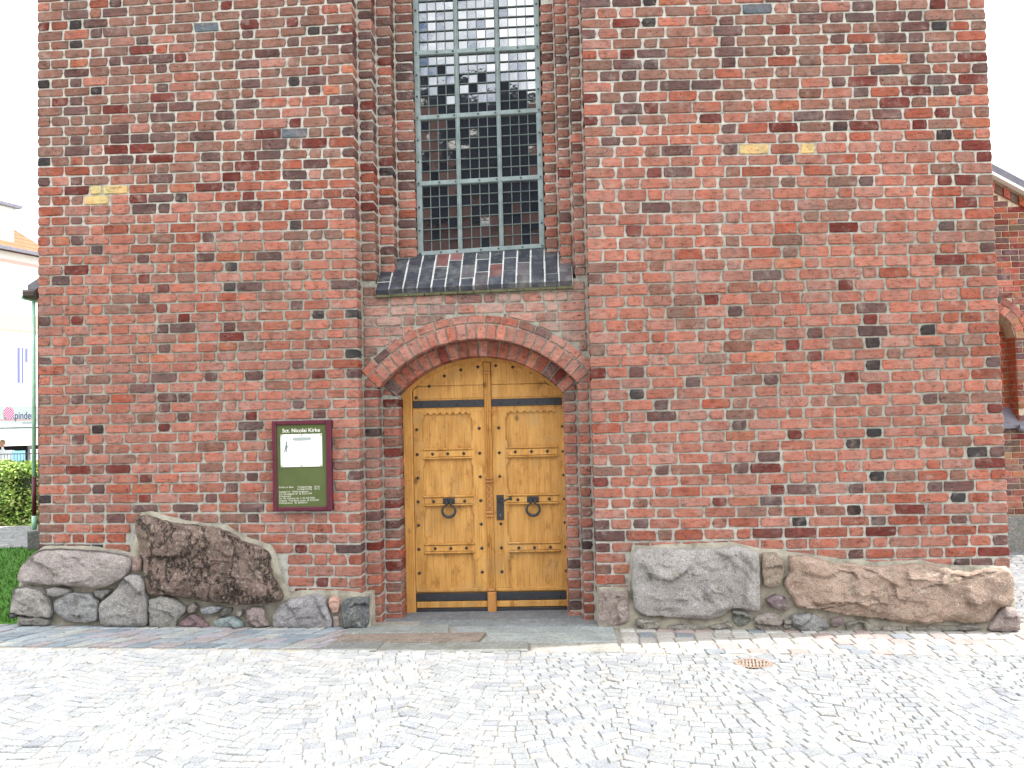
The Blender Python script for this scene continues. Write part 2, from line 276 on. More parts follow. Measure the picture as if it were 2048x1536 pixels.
STR= {'R1': [(4.918, 0.313), (5.176, 0.303), (5.183, 0.16), (5.184, 0.055), (5.087, 0.008), (4.914, 0.03)], 'R2': [(5.24, 0.666), (5.489, 0.671), (5.833, 0.662), (5.986, 0.663), (6.11, 0.684), (6.215, 0.668), (6.317, 0.619), (6.317, 0.428), (6.306, 0.115), (6.159, 0.146), (6.065, 0.156), (5.987, 0.091), (5.852, 0.055), (5.586, 0.081), (5.3, 0.101), (5.225, 0.159), (5.209, 0.389), (5.218, 0.58)], 'R3': [(6.342, 0.618), (6.46, 0.62), (6.515, 0.568), (6.52, 0.444), (6.488, 0.35), (6.392, 0.309), (6.346, 0.342), (6.337, 0.466)], 'R4': [(6.355, 0.219), (6.448, 0.265), (6.522, 0.235), (6.554, 0.168), (6.528, 0.125), (6.415, 0.151)], 'R5': [(6.064, 0.137), (6.178, 0.123), (6.236, 0.069), (6.193, 0.012), (6.117, -0.002), (6.071, 0.052)], 'R6': [(6.252, 0.068), (6.367, 0.114), (6.461, 0.094), (6.496, 0.027), (6.447, -0.039), (6.324, -0.043), (6.253, 0.002)], 'R7': [(6.574, 0.083), (6.725, 0.1), (6.855, 0.041), (6.894, -0.016), (6.814, -0.062), (6.644, -0.051), (6.571, 0.007)], 'R8': [(6.902, 0.05), (6.988, 0.068), (7.02, 0.02), (6.965, -0.021), (6.906, -0.013)], 'R9': [(6.572, 0.586), (6.705, 0.593), (6.855, 0.553), (6.967, 0.522), (7.154, 0.51), (7.341, 0.484), (7.473, 0.495), (7.642, 0.511), (7.791, 0.499), (7.938, 0.455), (8.105, 0.428), (8.273, 0.454), (8.421, 0.442), (8.464, 0.357), (8.467, 0.225), (8.445, 0.141), (8.314, 0.115), (8.235, 0.003), (8.031, 0.002), (7.883, 0.017), (7.733, -0.009), (7.51, 0.013), (7.325, 0.053), (7.1, 0.072), (6.858, 0.117), (6.614, 0.154), (6.588, 0.234), (6.525, 0.311), (6.528, 0.397), (6.577, 0.443)], 'R10': [(8.235, -0.016), (8.371, 0.142), (8.444, 0.122), (8.481, 0.037), (8.47, -0.056), (8.362, -0.073), (8.214, -0.053)], 'R11': [(5.242, 0.073), (5.433, 0.051), (5.45, -0.006), (5.316, -0.023), (5.241, 0.025)], 'R12': [(5.498, 0.012), (5.661, 0.029), (5.832, -0.002), (5.811, -0.04), (5.507, -0.032)], 'R13': [(5.851, -0.002), (6.042, 0.043), (6.069, -0.015), (5.907, -0.026)], 'R14': [(7.023, 0.016), (7.174, 0.033), (7.321, -0.041), (7.283, -0.065), (7.03, -0.052)], 'R15': [(7.34, -0.022), (7.509, -0.024), (7.488, -0.062), (7.339, -0.064)], 'R16': [(7.527, -0.025), (7.882, -0.02), (8.179, -0.024), (8.186, -0.056), (7.88, -0.067), (7.544, -0.063)], 'R17': [(6.497, 0.046), (6.572, 0.045), (6.56, -0.031), (6.503, -0.034)]}
def interp(tbl, x):
    if x <= tbl[0][0]: return tbl[0][1]
    for (a, b), (c, d) in zip(tbl, tbl[1:]):
        if x <= c: return lerp(b, d, (x - a) / (c - a))
    return tbl[-1][1]
XL, XA, XB, XR = -.135, 2.823, 4.903, 8.487        # tower edge, arrises of the central recess, tower edge
Y1, Y2, Y3, YD, YW = .17, .34, .51, .62, .60        # planes of the stepped orders, door, window
ZT = 6.9
def zl(n, x):
    i = n + 9; t = (x - XL) / (2.82 - XL); return lerp(LZ[i], MZ[i], t)
def zr(n, x):
    i = n + 9; t = (x - XB) / (XR - XB); return lerp(RZ[i], QZ[i], t)
# top of the lime mortar that beds the field stones
BEDL = [(-.30, .02), (-.29, .45), (-.2, .68), (-.06, .785), (.4, .77), (.78, .705), (.8, 1.07), (.93, 1.075), (1.2, .995), (1.6, .94), (1.76, .84), (2.04, .75), (2.07, .56), (2.17, .335), (2.43, .355), (2.9, .31), (2.93, .3)]
BEDR = [(4.9, .335), (5.2, .335), (5.215, .69), (6.1, .71), (6.33, .65), (6.52, .64), (6.58, .62), (7., .555), (7.35, .515), (7.65, .53), (8., .475), (8.47, .465), (8.50, .1)]

church = tag(empty('church', (4, 0, 0)), 'red brick church tower with arched oak door and tall leaded window', 'church')
church.location = (0, 0, 0)

# ---- brick colours
PAL = dict(salmon=(.36, .147, .106), pink=(.345, .162, .126), orange=(.37, .14, .085), red=(.29, .092, .06), brown=(.225, .118, .09), purple=(.125, .072, .066), black=(.045, .038, .038), dred=(.15, .042, .034), ochre=(.5, .36, .16), slate=(.10, .12, .14))
def pick(ws):
    t = R.random() * sum(w for _, w in ws)
    for k, w_ in ws:
        t -= w_
        if t <= 0: return k
    return ws[-1][0]
SPECIAL = [((.48, 4.0), 'ochre'), ((.66, 4.0), 'ochre'), ((.36, 3.98), 'ochre'), ((6.35, 4.16), 'ochre'), ((6.92, 4.14), 'ochre'), ((6.55, 5.47), 'slate'), ((7.55, 3.36), 'slate'),
           ((2.27, 4.5), 'slate'), ((2.25, 5.78), 'slate'), ((1.46, 5.5), 'slate'), ((.0, 4.3), 'pink'), ((8.3, 1.47), 'black'), ((5.65, 4.97), 'black'), ((5.4, .845), 'black'), ((2.7, 5.05), 'orange'), ((2.67, 4.87), 'orange')]
def brick_col(x, z, header, recess=False):
    for (sx, sz), k in SPECIAL:
        if abs(x - sx) < .07 and abs(z - sz) < .05: return PAL[k]
    left = x < 3.9
    up = sstep(3.5, 4.3, z) if left else sstep(4.1, 4.9, z) * clamp(1.15 - abs(noise.noise(Vector((x * .6, 2, z * .8)))))
    low = 1 - sstep(.7, 1.4, z)
    band = (math.exp(-((z - 3.95) / .3) ** 2)) if left else math.exp(-((z - 4.35) / .25) ** 2) * sstep(6.1, 6.6, x) * 1.1
    edge = sstep(7.6, 8.3, x)
    soot = clamp(noise.noise(Vector((x * 1.3, 7, z * 2.2))) * 1.6)
    ws = [('salmon', 6 * (1 - up) + .7 * up), ('pink', 3.4 * (1 - up) + .7 * up), ('orange', (0 if recess else .3) * (1 - .7 * up) + .8 * band + .3 * low), ('red', .5 + 3.6 * band + 2.4 * low + 3 * edge), ('brown', .7 + 5.4 * up + 2 * soot + edge), ('purple', .12 + 1.9 * up + 1.0 * band + 1.1 * low + 1.0 * soot), ('dred', .12 + 1.3 * band + .6 * up + low * .5 + edge)]
    if header: ws += [('purple', 3.4), ('brown', 2.4), ('black', 1.1 + .3 * up), ('dred', 1.6)]
    if recess: ws += [('brown', 2.0), ('pink', 1.5)]
    k = pick(ws); c = PAL[k]; s = R.uniform(.82, 1.18); g = R.uniform(-.03, .03)
    c = tuple(clamp(v * s * .84 + g * .25 * (1 if i else .4), .01, .7) for i, v in enumerate(c))
    if recess and 2.4 < z < 3.05:                                   # lime-washed bricks under the sill
        t = R.uniform(.1, .5); c = tuple(lerp(v, q, t) for v, q in zip(c, (.42, .31, .27)))
    return c

# ---- bricks: shared unit meshes, individually placed; the ones too many to single out are joined
def brick_shape(w_, h, d, seed, j=.0022):
    """irregular hand-made brick, front face at y=0 centred on x and z"""
    r = random.Random(seed); b = .006
    pts = []
    nx = 4 if w_ > .15 else 2
    for i in range(nx): pts.append((lerp(-w_ / 2, w_ / 2, i / nx), -h / 2))
    pts += [(w_ / 2, -h / 2), (w_ / 2, 0)]
    for i in range(nx): pts.append((lerp(w_ / 2, -w_ / 2, i / nx), h / 2))
    pts += [(-w_ / 2, h / 2), (-w_ / 2, 0)]
    pts = [(x + r.uniform(-j, j) * 1.4, z + r.uniform(-j, j)) for x, z in pts]
    # knock the corners off a little
    out = []
    for x, z in pts:
        if abs(abs(x) - w_ / 2) < .006 and abs(abs(z) - h / 2) < .006:
            q = r.uniform(.0, .012); x -= math.copysign(q, x); z -= math.copysign(q * .35, z)
        out.append((x, z))
    m = MB(); m.prism(out, 0, d, None, b)
    t = [r.uniform(-.0015, .0015) for _ in range(2)]
    m.v = [(x, y + (t[0] * x / w_ + t[1] * z / h if y < b else 0), z) for x, y, z in m.v]
    return m
KIND = {}
def kind(w_, h, d):
    key = (round(w_ / .04) * .04, round(h / .012) * .012, round(d, 2))
    if key not in KIND: KIND[key] = [brick_shape(key[0], key[1], key[2], hash((i, int(key[0] * 1000), int(key[1] * 1000))) & 0xffff) for i in range(5)]
    return key, KIND[key]
MESH = {}
BR = []          # every brick of the tower front: (area, cx, y, cz, w, h, d, slope, colour)
def brick(x0, x1, z0, z1, y, d=.07, slope=0, col=None, header=False, recess=False):
    if x1 - x0 < .02: return
    cx, cz = (x0 + x1) / 2, (z0 + z1) / 2
    col = col or brick_col(cx, cz, header, recess)
    vis = in_frame((cx, y, cz))
    bed = interp(BEDL, cx) if cx < 3.9 else interp(BEDR, cx)
    if y < .05 and z1 < bed - .03 and XL - .05 < cx < XR: return        # wholly behind the field stones
    if y < .05 and z0 < bed: vis = False
    a = (x1 - x0) * (z1 - z0) / (Vector((cx, y, cz)) - CP).length_squared if vis else 0
    BR.append((a, cx, y + R.uniform(-.005, .004), cz, x1 - x0, z1 - z0, d, slope + R.uniform(-.004, .004), col))
J = .0165
def course(zf, n, x0, x1, sizes, y, jamb_l, jamb_r, right):
    S, H = sizes
    wa = lambda k: k * R.uniform(.975, 1.025)
    seqA = [S, S, H]; seqB = [H, S * .72, H * 1.05, S, S, H]
    odd = n % 2
    base = seqA if odd == (0 if not right else 1) else seqB
    def run(seq):
        i = 0
        while True:
            if i < len(seq): yield seq[i], seq[i] < S * .6
            else:
                q = [S, S, H][(i - len(seq)) % 3]; yield q, q == H
            i += 1
    # lay from both ends towards the middle
    a, b = x0, x1; ga, gb = run(base), run(base); L_, R_ = [], []
    cut = x0 + (x1 - x0) * R.uniform(.06, .94)
    while b - a > 1.6 * S:
        if a < cut or b <= cut + S: s, hd = next(ga); s = wa(s); L_.append((a, a + s, hd)); a += s
        if b > cut and b - a > 1.6 * S:
            s, hd = next(gb); s = wa(s); R_.append((b - s, b, hd)); b -= s
    gap = b - a
    mid = []
    if gap > 1.25 * S: mid = [(a, a + gap / 2, False), (a + gap / 2, b, False)]
    elif gap > S * .3 or not L_: mid = [(a, b, gap < S * .62)]
    else: L_[-1] = (L_[-1][0], b, L_[-1][2])
    allb = L_ + mid + R_[::-1]
    for i, (p, q, hd) in enumerate(allb):
        cx = (p + q) / 2; zt = zf(n, cx); zb = zf(n - 1, cx); sl = (zf(n, cx + .1) - zf(n, cx - .1)) / .2
        h = zt - zb; jl = 0 if i == 0 else J / 2; jr = 0 if i == len(allb) - 1 else J / 2
        d = .07
        if (i == 0 and jamb_l) or (i == len(allb) - 1 and jamb_r): d = Y1 + .03
        brick(p + jl + R.uniform(-.002, .002), q - jr + R.uniform(-.002, .002), zb + (.0135 if zb > 1.2 else .016) + R.uniform(-.002, .002), zt + R.uniform(-.002, .002), y + .0, d, -sl, None, hd)
for n in range(-8, 58):
    course(zl, n, XL + .004, XA, (.245, .124), 0, False, True, False)
n = -8
while n < 51:
    course(zr, n, XB, XR - .004, (.272, .143), 0, True, False, True); n += 1
def extra_rows(z0, x0, x1):                                       # above the frame
    pass
# stepped orders beside the window and the door (left uses the left coursing, right the right one)
def order(x0, x1, y, d, lo, hi, right):
    rng = range(-8, 58) if not right else range(-8, 52)
    for n in rng:
        cx = (x0 + x1) / 2; zf = zr if right else zl
        xx = cx if not right else max(cx, XB)
        zt, zb = zf(n, xx), zf(n - 1, xx)
        if zb < lo - .03 or zt > hi + .03: continue
        if min(zt, hi) - max(zb, lo) < .03: continue
        g = R.uniform(-.003, .003)
        brick(x0 + g, x1 - g, max(zb + .016, lo), min(zt, hi), y, d, 0, None, R.random() < .25, True)
SP = 2.14                                                          # springing of the door arch
order(XA + .012, 2.965, Y1, .20, -.05, SP, False); order(4.79, XB - .012, Y1, .20, -.08, SP, True)
order(2.965 + .012, 3.125, Y2, .27, -.05, SP - .06, False); order(4.655, 4.79 - .012, Y2, .27, -.08, SP - .06, True)
order(XA + .012, 2.965, Y1, .20, 3.09, ZT, False); order(4.79, XB - .012, Y1, .20, 3.09, ZT, True)
order(2.965 + .012, 3.115, Y2, .20, 3.12, ZT, False); order(4.662, 4.79 - .012, Y2, .20, 3.12, ZT, True)
order(3.115 + .012, 3.30, Y3, .12, 3.22, ZT, False); order(4.525, 4.662 - .012, Y3, .12, 3.22, ZT, True)

# door arch: two rings of voussoirs and a thin outer ring of stretchers
AXC, AZC, RI, RH, RE, RI2 = 3.88, 1.385, 1.187, 1.322, 1.402, 1.03
HA = math.radians(50.2)
def ringpoly(a0, a1, r0, r1, zc=AZC, k=3, j=.002):
    lo = [(AXC + math.sin(lerp(a0, a1, i / (k - 1))) * r0, zc + math.cos(lerp(a0, a1, i / (k - 1))) * r0) for i in range(k)]
    hi = [(AXC + math.sin(lerp(a1, a0, i / (k - 1))) * r1, zc + math.cos(lerp(a1, a0, i / (k - 1))) * r1) for i in range(k)]
    return [(x + R.uniform(-j, j), z + R.uniform(-j, j)) for x, z in lo + hi]
def ring(cnt, r0, r1, y, d, ha, cw, zc=AZC, gap=.013):
    for i in range(cnt):
        a0 = -ha + 2 * ha * i / cnt; a1 = a0 + 2 * ha / cnt; g = gap / 2 / ((r0 + r1) / 2)
        am = (a0 + a1) / 2; c = PAL[pick(cw)]; s = R.uniform(.8, 1.2); c = tuple(v * s for v in c)
        m = MB(); m.prism(ringpoly(a0 + g, a1 - g, r0, r1, zc), y + R.uniform(-.003, .003), y + d, None, .006)
        ctr = (AXC + math.sin(am) * (r0 + r1) / 2, y, zc + math.cos(am) * (r0 + r1) / 2)
        m.v = [(p[0] - ctr[0], p[1] - ctr[1], p[2] - ctr[2]) for p in m.v]
        o = m.build('arch_brick', M['brick'], church); o.location = ctr; o.color = (*c, 1)
pal1 = [('pink', 5), ('salmon', 4), ('red', 1), ('purple', .6), ('brown', .6)]
ring(24, RI, RH, Y1 - .004, .18, HA, pal1)
ring(15, RH + .012, RE, Y1 - .002, .05, HA * .99, pal1)
ring(20, RI2, RI - .012, Y2 - .004, .25, HA * .985, [('red', 4), ('salmon', 4), ('orange', 1.5), ('dred', 1.5), ('purple', .5)], 1.395)
# spandrel courses between the arch and the sill, cut to the outer ring
rows = [2.14 + .0935 * i for i in range(11)]
for i in range(len(rows) - 1):
    z0, z1 = rows[i] + .014, rows[i + 1]
    x = XA + .012; k = i
    while x < XB - .03:
        wd = R.choice((.25, .25, .12, .19)) * R.uniform(.95, 1.05)
        x1 = min(x + wd, XB - .012)
        if XB - .012 - x1 < .06: x1 = XB - .012
        def lowz(xx):
            t = abs(xx - AXC)
            if t < math.sin(HA) * RE: return AZC + math.sqrt(RE * RE - t * t) + .012
            return -9
        N = 5; xs = [lerp(x + J / 2, x1 - J / 2, q / (N - 1)) for q in range(N)]
        lows = [max(z0, lowz(q)) for q in xs]
        if max(lows) <= z0 + .001:
            # beside the ring ends: keep clear of the skewback
            if z0 < AZC + math.cos(HA) * RE and (abs((x + x1) / 2 - AXC) < math.sin(HA) * RE - .0): x = x1; continue
            brick(x + J / 2, x1 - J / 2, z0, z1, Y1, .07, 0, None, wd < .15, True)
        else:
            keep = [(a, b) for a, b in zip(xs, lows) if b < z1 - .018]
            if len(keep) >= 2:
                poly = keep + [(keep[-1][0], z1), (keep[0][0], z1)]
                c = brick_col((x + x1) / 2, z0, False, True)
                m = MB(); m.prism(poly, Y1 + R.uniform(-.002, .002), Y1 + .06, None, .005)
                o = m.build('cut_brick', M['brick'], church); o.color = (*c, 1)
        x = x1

# cut bricks closing the wedges under the ends of the rings
for s in (-1, 1):
    for poly, y, d in (([(-1.03, 2.152), (-.93, 2.152), (-1.03, 2.232)], Y1, .1), ([(-.90, 2.088), (-.80, 2.088), (-.888, 2.142)], Y2, .2)):
        pp_ = [(AXC + (x if s < 0 else -x), z) for x, z in poly]
        if s > 0: pp_ = pp_[::-1]
        m = MB(); m.prism(pp_, y, y + d, None, .004); o = m.build('cut_brick', M['brick'], church); o.color = (.27, .1, .075, 1)

# split: the 300 that show largest are objects, the rest one joined part
BR.sort(key=lambda t: -t[0])
rest = MB()
for i, (a, cx, y, cz, w_, h, d, sl, col) in enumerate(BR):
    key, vs = kind(w_, h, d); vi = R.randrange(5); src = vs[vi]; fx, fz = w_ / key[0], h / key[1]
    if i < 300 and a > 0:
        mk = (key, vi)
        if mk not in MESH: MESH[mk] = src.mesh('brick', M['brick'])
        link('brick', MESH[mk], church, (cx, y, cz), (fx, 1, fz), (0, sl, 0), col)
    else:
        rest.add([(cx + px * fx, y + py, cz + pz * fz - px * fx * sl) for px, py, pz in src.v], src.f, col)
tag(rest.build('brickwork', M['brick'], church), kind='stuff')

# mortar core the bricks are bedded in (front faces a few mm behind the brick faces)
g = .012
core = MB()
def corebox(x0, x1, y0, y1, z0, z1): core.box(x0, x1, y0, y1, z0, z1)
corebox(XL + .012, XA - g, g, 5, -.3, ZT); corebox(XB + g, XR - .012, g, 5, -.3, ZT)
corebox(XA - g - .002, 2.965 - g, Y1 + g, 4.9, -.3, SP); corebox(4.79 + g, XB + g + .002, Y1 + g, 4.9, -.3, SP)
corebox(2.965 - g - .002, 3.125 - g, Y2 + g, 4.8, -.3, SP - .05); corebox(4.655 + g, 4.79 + g + .002, Y2 + g, 4.8, -.3, SP - .05)
corebox(XA - g - .002, 2.965 - g, Y1 + g, 4.9, 3.1, ZT); corebox(4.79 + g, XB + g + .002, Y1 + g, 4.9, 3.1, ZT)
corebox(2.965 - g - .002, 3.115 - g, Y2 + g, 4.8, 3.0, ZT); corebox(4.662 + g, 4.79 + g + .002, Y2 + g, 4.8, 3.0, ZT)
corebox(3.115 - g - .002, 3.30 - g, Y3 + g, 4.7, 3.0, ZT); corebox(4.53 + g, 4.662 + g + .002, Y3 + g, 4.7, 3.0, ZT)
# spandrel with the arch cut out, then the deeper ring
def arch_core(r, y0, y1, x0, x1, ztop, zc, zs):
    N = 40; xs = [lerp(x0, x1, i / N) for i in range(N + 1)]
    hw = math.sin(HA) * r
    vs, fs = [], []
    for x in xs:
        t = abs(x - AXC); zb = zc + math.sqrt(max(r * r - t * t, 0)) if t < hw + .001 else zs
        vs += [(x, y0, zb), (x, y0, ztop), (x, y1, zb), (x, y1, ztop)]
    for i in range(N):
        a, b = 4 * i, 4 * i + 4
        fs += [(a, b, b + 1, a + 1), (a, a + 2, b + 2, b), (a + 1, b + 1, b + 3, a + 3)]
    core.add(vs, fs)
arch_core(RI + .006, Y1 + g, Y2 + .05, XA - g, XB + g, 3.1, AZC, SP)
arch_core(RI2 + .006, Y2 + g, YD + .12, 2.954, 4.802, 2.95, 1.395, SP - .05)
cw = core.build('mortar_wall', M['mortar'], church)

# side faces of the tower
sd_ = MB(); sd_.box(XL + .002, XL + .012, .1, 5, -.3, ZT); sd_.box(XR - .012, XR - .002, .1, 5, -.3, ZT)
sd_.build('side_wall', M['bw2'], church)
# low hipped roof behind the parapet
rf = MB(); vs = [(XL - .1, -.06, ZT), (XR + .1, -.06, ZT), (XR + .1, 5.1, ZT), (XL - .1, 5.1, ZT), (2.6, 2.5, 9.0), (5.8, 2.5, 9.0)]
rf.add(vs, [(0, 1, 5, 4), (1, 2, 5), (2, 3, 4, 5), (3, 0, 4), (3, 2, 1, 0)])
rf.build('tower_roof', M['pan'], church)
bk = MB(); bk.box(3.0, 4.8, YD + .16, YD + .26, -.3, 2.9); bk.box(3.25, 4.58, YW + .05, YW + .1, 3.3, ZT); bk.build('dark_backing', M['dark'], church)

# ---- sloping sill of black glazed bricks
sx0, sx1 = 2.962, 4.775
nc = 14; yf, zf_, yb, zb_ = .105, 3.04, .615, 3.465
core2 = MB()
SLOPE = math.atan2(zb_ - zf_, yb - yf); L = math.hypot(zb_ - zf_, yb - yf)
e = Vector((0, math.cos(SLOPE), math.sin(SLOPE))); nn = Vector((0, -math.sin(SLOPE), math.cos(SLOPE)))
def sillpt(x, t, h): 
    p = Vector((0, yf, zf_)) + e * t + nn * h; return (x, p.y, p.z + (x - sx0) * .018)
def sillbox(mb, x0, x1, t0, t1, h0, h1, b=.006, col=None):
    vs = [sillpt(x0 + b, t0 + b, h1), sillpt(x1 - b, t0 + b, h1), sillpt(x1 - b, t1 - b, h1), sillpt(x0 + b, t1 - b, h1),
          sillpt(x0, t0, h1 - b), sillpt(x1, t0, h1 - b), sillpt(x1, t1, h1 - b), sillpt(x0, t1, h1 - b),
          sillpt(x0, t0, h0), sillpt(x1, t0, h0), sillpt(x1, t1, h0), sillpt(x0, t1, h0)]
    fs = [(0, 1, 2, 3), (0, 4, 5, 1), (1, 5, 6, 2), (2, 6, 7, 3), (3, 7, 4, 0), (4, 8, 9, 5), (5, 9, 10, 6), (6, 10, 11, 7), (7, 11, 8, 4), (8, 11, 10, 9)]
    mb.add(vs, fs, col)
for i in range(nc):
    x0 = lerp(sx0, sx1, i / nc) + .007; x1 = lerp(sx0, sx1, (i + 1) / nc) - .007
    ts = [0, .235, .47, L] if i % 2 else [0, .14, .37, L]
    for k in range(3):
        m = MB(); h = R.uniform(-.003, .004)
        sillbox(m, x0 + R.uniform(-.003, .003), x1 + R.uniform(-.003, .003), ts[k] + (.006 if k else 0), ts[k + 1] - .006, -.055 + h, h)
        o = m.build('sill_brick', M['glaze'], church)
        c = pick([('a', 6), ('b', .9 if k == 2 else .12), ('c', 1.2)])
        q = R.uniform(.8, 1.3)
        o.color = (*tuple(v * q for v in dict(a=(.028, .032, .045), b=(.16, .06, .055), c=(.07, .06, .07))[c]), 1)
m = MB(); sillbox(m, sx0 + .004, sx1 - .004, .012, L + .02, -.07, -.008, .002); m.build('sill_bed', m_simple('white_pointing', (.5, .52, .5), .9, .3, 25, .5, .004), church)
m = MB()
for i in range(12):
    m.box(lerp(sx0, sx1, i / 12) + .003, lerp(sx0, sx1, (i + 1) / 12) - .003, .135, .2, 2.972 + .0027 * i, 2.996 + .0027 * i, None, .004)
tag(m.build('sill_corbel', m_simple('mossy_mortar', (.10, .10, .055), .95, .5, 20, .6, .008), church), kind='stuff')

# ---- the window
win = empty('window', (3.9, YW, 3.46), parent=church)
win.location = (0, 0, 0)
VX = [3.323, 3.71, 4.108, 4.497]
HZ = [(3.44, 3.483), (4.121, 4.148), (4.764, 4.798), (5.401, 5.415), (6.04, 6.055), (6.68, 6.69)]
def hz(i, x):
    a, b = HZ[i]; return lerp(a, b, (x - 3.31) / 1.19)
def bar(name, mb): return mb.build(name, M['steel'], win)
for i in range(4):
    m = MB(); hw = .021 if i in (1, 2) else .027
    x = VX[i]; m.box(x - hw, x + hw, YW - .03, YW + .012, hz(0, x), 6.72, None, .005); bar('frame_bar', m)
    if i in (1, 2):
        m = MB(); m.box(x - .006, x + .006, YW - .042, YW - .03, hz(0, x) + .03, 6.7, None, .002); bar('frame_rib', m)
for i in range(6):
    m = MB(); hh = .022
    m.box(3.296, 4.524, YW - .036, YW + .008, HZ[i][0] - hh, HZ[i][0] + hh, None, .005, skew=HZ[i][1] - HZ[i][0]); bar('frame_bar', m)
bolt = None
for i in range(5):
    for x in [VX[0], VX[0] + .2, VX[1] - .03, VX[1] + .2, VX[2] - .03, VX[2] + .2, VX[3]]:
        if bolt is None:
            m = MB(); m.tube([(0, 0, 0), (0, -.008, 0)], .009, 7); bolt = m.mesh('bolt', M['iron'])
        link('bolt', bolt, win, (x, YW - .037, hz(i, x)))
for x in VX:
    for i in range(4):
        for t in (.33, .66): link('bolt', bolt, win, (x, YW - .031, lerp(hz(i, x), hz(i + 1, x), t)))
pw = .094
panes = {}
for c in range(3):
    xa, xb = VX[c] + .023, VX[c + 1] - .023
    for r_ in range(5):
        if r_ == 4: za_, zb2 = (lambda x: hz(4, x) + .02), (lambda x: 6.66)
        else: za_, zb2 = (lambda x, i=r_: hz(i, x) + .02), (lambda x, i=r_: hz(i + 1, x) - .02)
        for k in range(1, 4):
            x = lerp(xa, xb, k / 4); m = MB(); m.box(-.0038, .0038, -.012, .006, 0, zb2(x) - za_(x), None, .002)
            o = m.build('glazing_bar', M['barsteel'], win); o.location = (x, YW, za_(x))
        for k in range(1, 6):
            z0, z1 = lerp(za_(xa), zb2(xa), k / 6), lerp(za_(xb), zb2(xb), k / 6)
            m = MB(); m.box(0, xb - xa, -.016, .002, -.0036, .0036, None, .002, skew=z1 - z0)
            o = m.build('glazing_bar', M['barsteel'], win); o.location = (xa, YW, z0)
        for i in range(4):
            for k in range(6):
                x = lerp(xa, xb, (i + .5) / 4); z = lerp(za_(x), zb2(x), (k + .5) / 6)
                w_, h = (xb - xa) / 4 - .006, (zb2(x) - za_(x)) / 6 - .006
                key = (round(w_, 3), round(h, 3))
                if r_ < 4:
                    if key not in panes:
                        m = MB(); m.box(-key[0] / 2, key[0] / 2, 0, .004, -key[1] / 2, key[1] / 2); panes[key] = m.mesh('pane', M['glass'])
                    link('pane', panes[key], win, (x, YW + .006, z), None, (R.gauss(0, .011), 0, R.gauss(0, .011)))
m = MB(); m.box(3.3, 4.52, YW + .02, YW + .03, 6.05, 6.75); m.build('upper_glazing', M['glass'], win)
# ---- oak double door
OAK = (.475, .25, .065)
def oak(mb, name, parent, col=None):
    o = mb.build(name, M['oak'], parent); c = col or OAK; s = R.uniform(.92, 1.08); o.color = (*tuple(v * s for v in c), 1); return o
RD, ZD = 1.027, 1.388                                            # door head arch
def dtop(x, r=RD): return ZD + math.sqrt(max(r * r - (x - 3.886) ** 2, 0))
m = MB()
# frame: left post and curved head
m.box(3.118, 3.212, YD - .03, YD + .12, -.02, 2.135, None, .008); m.box(4.648, 4.69, YD - .01, YD + .12, -.02, 2.09, None, .006)
N = 26
for i in range(N):
    a0, a1 = lerp(-.86, .86, i / N), lerp(-.86, .86, (i + 1) / N)
    r0, r1 = RD - .026, RD + .03
    vs = [(3.886 + math.sin(a) * r, y, ZD + math.cos(a) * r) for r in (r0, r1) for a in (a0, a1) for y in (YD - .035, YD + .1)]
    m.add(vs, [(0, 2, 6, 4), (0, 1, 3, 2), (4, 6, 7, 5), (1, 5, 7, 3)])
oak(m, 'door_frame', church, (.48, .24, .06))
def headpoly(x0, x1, zb, zt):
    xs = [lerp(x0, x1, i / 40) for i in range(41)]; xs = [x for x in xs if dtop(x, RD - .024) > zb + .003]
    xs = [xs[int(i * (len(xs) - 1) / 9)] for i in range(10)]
    return [(xs[0], zb), (xs[-1], zb)] + [(x, min(zt, dtop(x, RD - .024))) for x in xs[::-1]]
def leafpoly(x0, x1, zb, zt):
    pts = [(x0, zb), (x1, zb)]
    for i in range(9):
        x = lerp(x1, x0, i / 8); pts.append((x, min(zt, dtop(x, RD - .024))))
    return pts
studm = MB()
studm.add([(-.019, 0, 0), (0, 0, -.019), (.019, 0, 0), (0, 0, .019), (-.012, -.009, 0), (0, -.009, -.012), (.012, -.009, 0), (0, -.009, .012), (0, -.015, 0)],
          [(0, 1, 5, 4), (1, 2, 6, 5), (2, 3, 7, 6), (3, 0, 4, 7), (4, 5, 8), (5, 6, 8), (6, 7, 8), (7, 4, 8)])
studme = studm.mesh('stud', M['iron'])
rivm = MB(); rivm.tube([(0, 0, 0), (0, -.006, 0), (0, -.009, 0)], [.011, .009, .003], 8); rivme = rivm.mesh('rivet', M['iron'])
def stiletile(xo, sgn, zlo, zhi, rails):
    """outline of a stile whose inner edge is notched in between the rails"""
    inner = []
    zs = [zlo] + rails + [zhi]
    for a, b in zip(zs, zs[1:]):
        pass
    return inner
